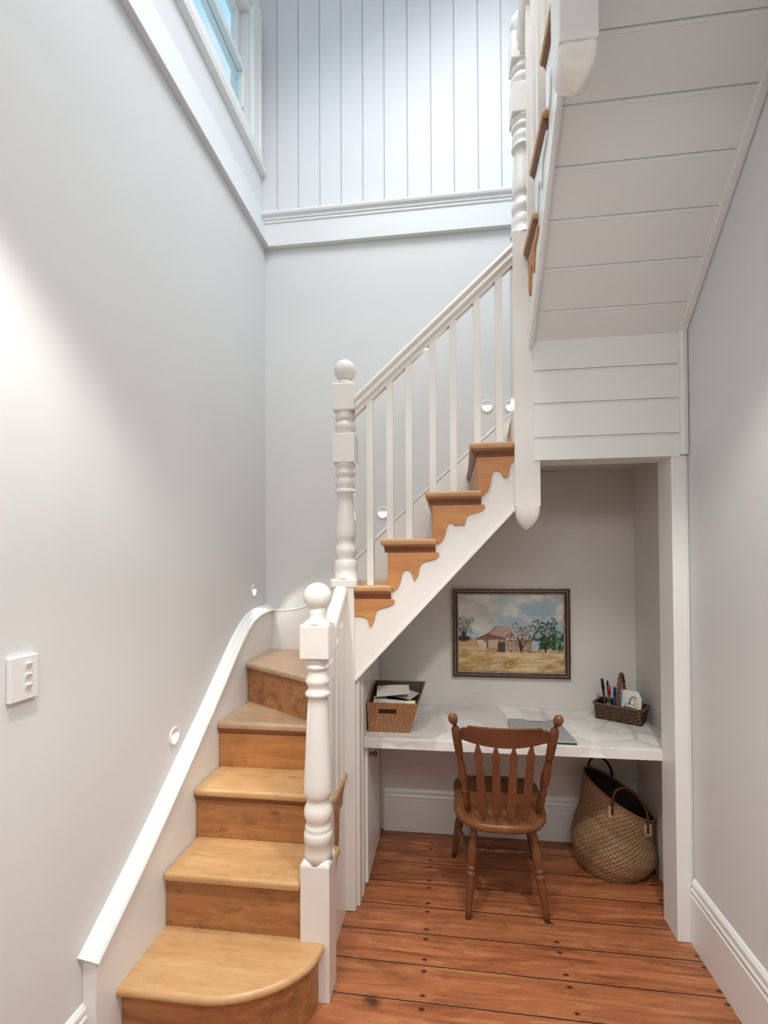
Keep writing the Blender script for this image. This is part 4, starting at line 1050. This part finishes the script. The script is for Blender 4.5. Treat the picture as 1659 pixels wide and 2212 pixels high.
# ------------------------------------------------------------------ chair
ch = thing('dining_chair', 'stained brown wooden arrow-back chair tucked under the marble desk', 'chair', (.235, 2.45, 0))
def seat_poly(g=0):
    pts = [(.080, 2.245), (.13, 2.215), (.225, 2.205), (.32, 2.215), (.385, 2.245), (.425, 2.30), (.442, 2.38), (.440, 2.50), (.448, 2.62), (.43, 2.69), (.38, 2.715), (.24, 2.725), (.10, 2.715), (.045, 2.69), (.020, 2.62), (.022, 2.50), (.018, 2.38), (.038, 2.30)]
    pts = catmull(pts + [pts[0]], 4)[:-1]
    return [(.235 + (x - .235) * (1 - g), 2.46 + (y - 2.46) * (1 - g)) for x, y in pts]
se = MB().mat(M['chairseat']); rings = [(.10, .402), (.03, .406), (.0, .418), (.0, .430), (.012, .440), (.03, .4425), (.12, .441), (.30, .434), (.55, .431), (.85, .433)]
vs = []; n = len(seat_poly())
for g_, z in rings: vs += [(x, y, z) for x, y in seat_poly(g_)]
fs = [(i * n + k, i * n + (k + 1) % n, (i + 1) * n + (k + 1) % n, (i + 1) * n + k) for i in range(len(rings) - 1) for k in range(n)] + [tuple(range(n))[::-1], tuple((len(rings) - 1) * n + k for k in range(n))]
se.add(vs, fs, True).build('seat', parent=ch)
LP = [(0, .013), (.02, .015), (.10, .0155), (.13, .019), (.15, .0195), (.165, .013), (.18, .0125), (.22, .016), (.30, .0215), (.38, .022), (.44, .018), (.455, .015), (.465, .021), (.48, .0225), (.495, .016), (.505, .0155), (.52, .022), (.545, .024), (.56, .019), (.60, .021), (.75, .018), (.9, .014), (1, .0125)]
for (tx, ty, bx2, by2) in ((.110, 2.300, .078, 2.252), (.365, 2.300, .424, 2.272), (.078, 2.640, .020, 2.712), (.390, 2.640, .440, 2.735)):
    MB().mat(M['chair']).turned((tx, ty, .408), (bx2, by2, 0.001), LP, 20).build('leg', parent=ch)
SP = [(0, .007), (.08, .008), (.2, .012), (.3, .0155), (.33, .0155), (.345, .011), (.36, .0145), (.38, .0145), (.40, .012), (.5, .017), (.60, .012), (.62, .0145), (.64, .0145), (.655, .011), (.67, .0155), (.7, .0155), (.8, .012), (.92, .008), (1, .007)]
MB().mat(M['chair']).turned((.062, 2.47, .185), (.412, 2.475, .185), SP, 16).build('stretcher', parent=ch)
MB().mat(M['chair']).turned((.096, 2.279, .200), (.046, 2.678, .190), SP, 16).build('stretcher', parent=ch)
MB().mat(M['chair']).turned((.392, 2.288, .200), (.418, 2.69, .190), SP, 16).build('stretcher', parent=ch)
# back
PPR = [(0, .010), (.03, .015), (.11, .018), (.18, .018), (.215, .0135), (.225, .016), (.24, .019), (.255, .016), (.262, .019), (.275, .015), (.29, .013), (.38, .0185), (.45, .0205), (.54, .018), (.63, .014), (.665, .0125), (.675, .0165), (.695, .018), (.71, .0165), (.72, .0175), (.80, .019), (.94, .019), (.975, .017), (.985, .010), (1, .009)]
posts = []
for (b0, t0, fz) in (((.085, 2.345, .436), (.0235, 2.118, .905), (.0165, 2.098, .933)), ((.404, 2.352, .436), (.436, 2.118, .912), (.4415, 2.098, .940))):
    po = MB().mat(M['chair']); po.turned(b0, t0, [(q * .985, r) for q, r in PPR], 22)
    po.turned(t0, (2 * Vector(fz) - Vector(t0)), [(0, .008), (.04, .010), (.12, .008), (.2, .012), (.35, .0175), (.55, .0205), (.75, .019), (.9, .012), (.99, .003)], 22)
    po.build('back_post', parent=ch)
cr_ = MB().mat(M['chaircrest'])
def crest(s, t, side):  # s 0..1 across, t 0..1 up
    x = .040 + s * .380
    bow = .035 * math.sin(PI * s)
    zt = .893 + (.012 if .10 < s < .90 else 0) - (.010 if (s < .03 or s > .97) else 0)
    if .10 <= s <= .15: zt = .893 + .012 * 1
    zbm = .838 - .030 * math.sin(PI * s) ** .7
    z = zbm + (zt - zbm) * t
    y = 2.165 - (z - .80) * .45 - bow * 1.0 + side * .016
    return (x, y, z)
ns, nt_ = 48, 8; vs = []
for side in (0, 1):
    for i in range(ns + 1):
        for k in range(nt_ + 1):
            vs.append(crest(i / ns, k / nt_, side))
n1_ = (ns + 1) * (nt_ + 1); fs = []
for side in (0, 1):
    for i in range(ns):
        for k in range(nt_): a = side * n1_ + i * (nt_ + 1) + k; fs.append((a, a + 1, a + nt_ + 2, a + nt_ + 1))
for i in range(ns):
    for k in (0, nt_): a = i * (nt_ + 1) + k; fs.append((a, a + nt_ + 1, a + nt_ + 1 + n1_, a + n1_))
for i in (0, ns):
    for k in range(nt_): a = i * (nt_ + 1) + k; fs.append((a, a + 1, a + 1 + n1_, a + n1_))
cr_.add(vs, fs, False).build('crest_rail', parent=ch, bevel=.004)
AR = [(0, .005), (.04, .007), (.075, .013), (.10, .0175), (.14, .0185), (.45, .0185), (.62, .0172), (.69, .0160), (.72, .0138), (.745, .0138), (.78, .0162), (.83, .0178), (.87, .0165), (.93, .010), (1, .004)]
for (bx3, tx3, by3, s_) in ((.150, .118, 2.262, .21), (.207, .194, 2.245, .405), (.266, .270, 2.245, .60), (.330, .345, 2.262, .80)):
    tp3 = Vector(crest(s_, .1, 0)) + Vector((0, .008, 0)); bp3 = Vector((bx3, by3, .440)); tp3.x = tx3
    d_ = tp3 - bp3; side = Vector((1, 0, 0)); nrm = d_.cross(side).normalized()
    ysp = MB().mat(M['chair']); vs = []
    for q, r in AR:
        c_ = bp3 + d_ * q; th = .006
        for a, b3 in ((-1, -.6), (-.8, -1), (.8, -1), (1, -.6), (1, .6), (.8, 1), (-.8, 1), (-1, .6)): vs.append(c_ + side * r * a + nrm * th * b3)
    k8 = 8; fs = [(i * k8 + k, i * k8 + (k + 1) % k8, (i + 1) * k8 + (k + 1) % k8, (i + 1) * k8 + k) for i in range(len(AR) - 1) for k in range(k8)] + [tuple(range(k8)), tuple((len(AR) - 1) * k8 + k for k in range(k8))]
    ysp.add(vs, fs).build('back_spindle', parent=ch)

# ------------------------------------------------------------------ lights
def area(name, loc, size, energy, color, target, sy=None):
    l = bpy.data.lights.new(name, 'AREA'); l.energy = energy; l.size = size; l.color = color
    if sy: l.shape = 'RECTANGLE'; l.size_y = sy
    o = bpy.data.objects.new(name, l); C.objects.link(o); o.location = loc
    o.rotation_euler = (Vector(target) - Vector(loc)).to_track_quat('-Z', 'Y').to_euler(); return o
def spot(name, loc, target, energy, size, blend, color, soft=.05):
    l = bpy.data.lights.new(name, 'SPOT'); l.energy = energy; l.spot_size = math.radians(size); l.spot_blend = blend; l.color = color; l.shadow_soft_size = soft
    o = bpy.data.objects.new(name, l); C.objects.link(o); o.location = loc
    o.rotation_euler = (Vector(target) - Vector(loc)).to_track_quat('-Z', 'Y').to_euler(); return o
sd = area('stairwell_daylight', (-.1, 1.55, 5.45), 1.9, 43, (.985, .992, 1), (-.15, 1.62, 0), 1.0); sd.data.spread = math.radians(125)
area('hall_fill_light', (0, -.6, 2.98), 1.7, 50, (1, .985, .96), (0, 0.2, 0))  # added fill light under the hall ceiling, no real fitting there
spot('downlight_left', (-.66, .70, 2.99), (-.60, .95, 0), 78, 98, .5, (1, .955, .89), .05)
spot('downlight_right', (.60, .75, 2.99), (.45, 1.2, 0), 85, 96, .4, (1, .955, .89), .05)

wd = bpy.data.worlds.new('sky'); bpy.context.scene.world = wd; wd.use_nodes = True; nt = wd.node_tree
bg = nt.nodes['Background']; bg.inputs['Strength'].default_value = 1.0
v = nt.nodes.new('ShaderNodeTexCoord').outputs['Generated']
f = noise(nt, v, 3.2, 4); L(nt, ramp(nt, f, [(.50, (.40, .76, .92)), (.60, (.80, .86, .98))]), bg.inputs['Color'])

# ------------------------------------------------------------------ camera
cam = bpy.data.cameras.new('camera'); co = bpy.data.objects.new('camera', cam); C.objects.link(co); bpy.context.scene.camera = co
F, CY = 1061.3, 1196.9
cam.sensor_fit = 'VERTICAL'; cam.sensor_height = 36; cam.lens = F / 2212 * 36; cam.shift_y = (CY - 1106) / 2212; cam.clip_start = .02
YAW, P, RR = .12972, .014838, -.0051844
cy_, sy_ = math.cos(YAW), math.sin(YAW)
fw = Vector((-sy_ * math.cos(P), cy_ * math.cos(P), math.sin(P))); rt = Vector((cy_, sy_, 0)); upv = Vector((sy_ * math.sin(P), -cy_ * math.sin(P), math.cos(P)))
a, b2 = math.cos(RR), math.sin(RR); rt, upv = a * rt + b2 * upv, -b2 * rt + a * upv
mw = Matrix((rt, upv, -fw)).transposed().to_4x4(); mw.translation = (0, 0, 1.6); co.matrix_world = mw
sc = bpy.context.scene
sc.view_settings.view_transform = 'Standard'; sc.view_settings.look = 'None'; sc.view_settings.exposure = .12; sc.view_settings.gamma = 1
sc.cycles.max_bounces = 7; sc.cycles.diffuse_bounces = 4; sc.cycles.glossy_bounces = 3
sc.cycles.use_adaptive_sampling = True; sc.cycles.adaptive_threshold = .03
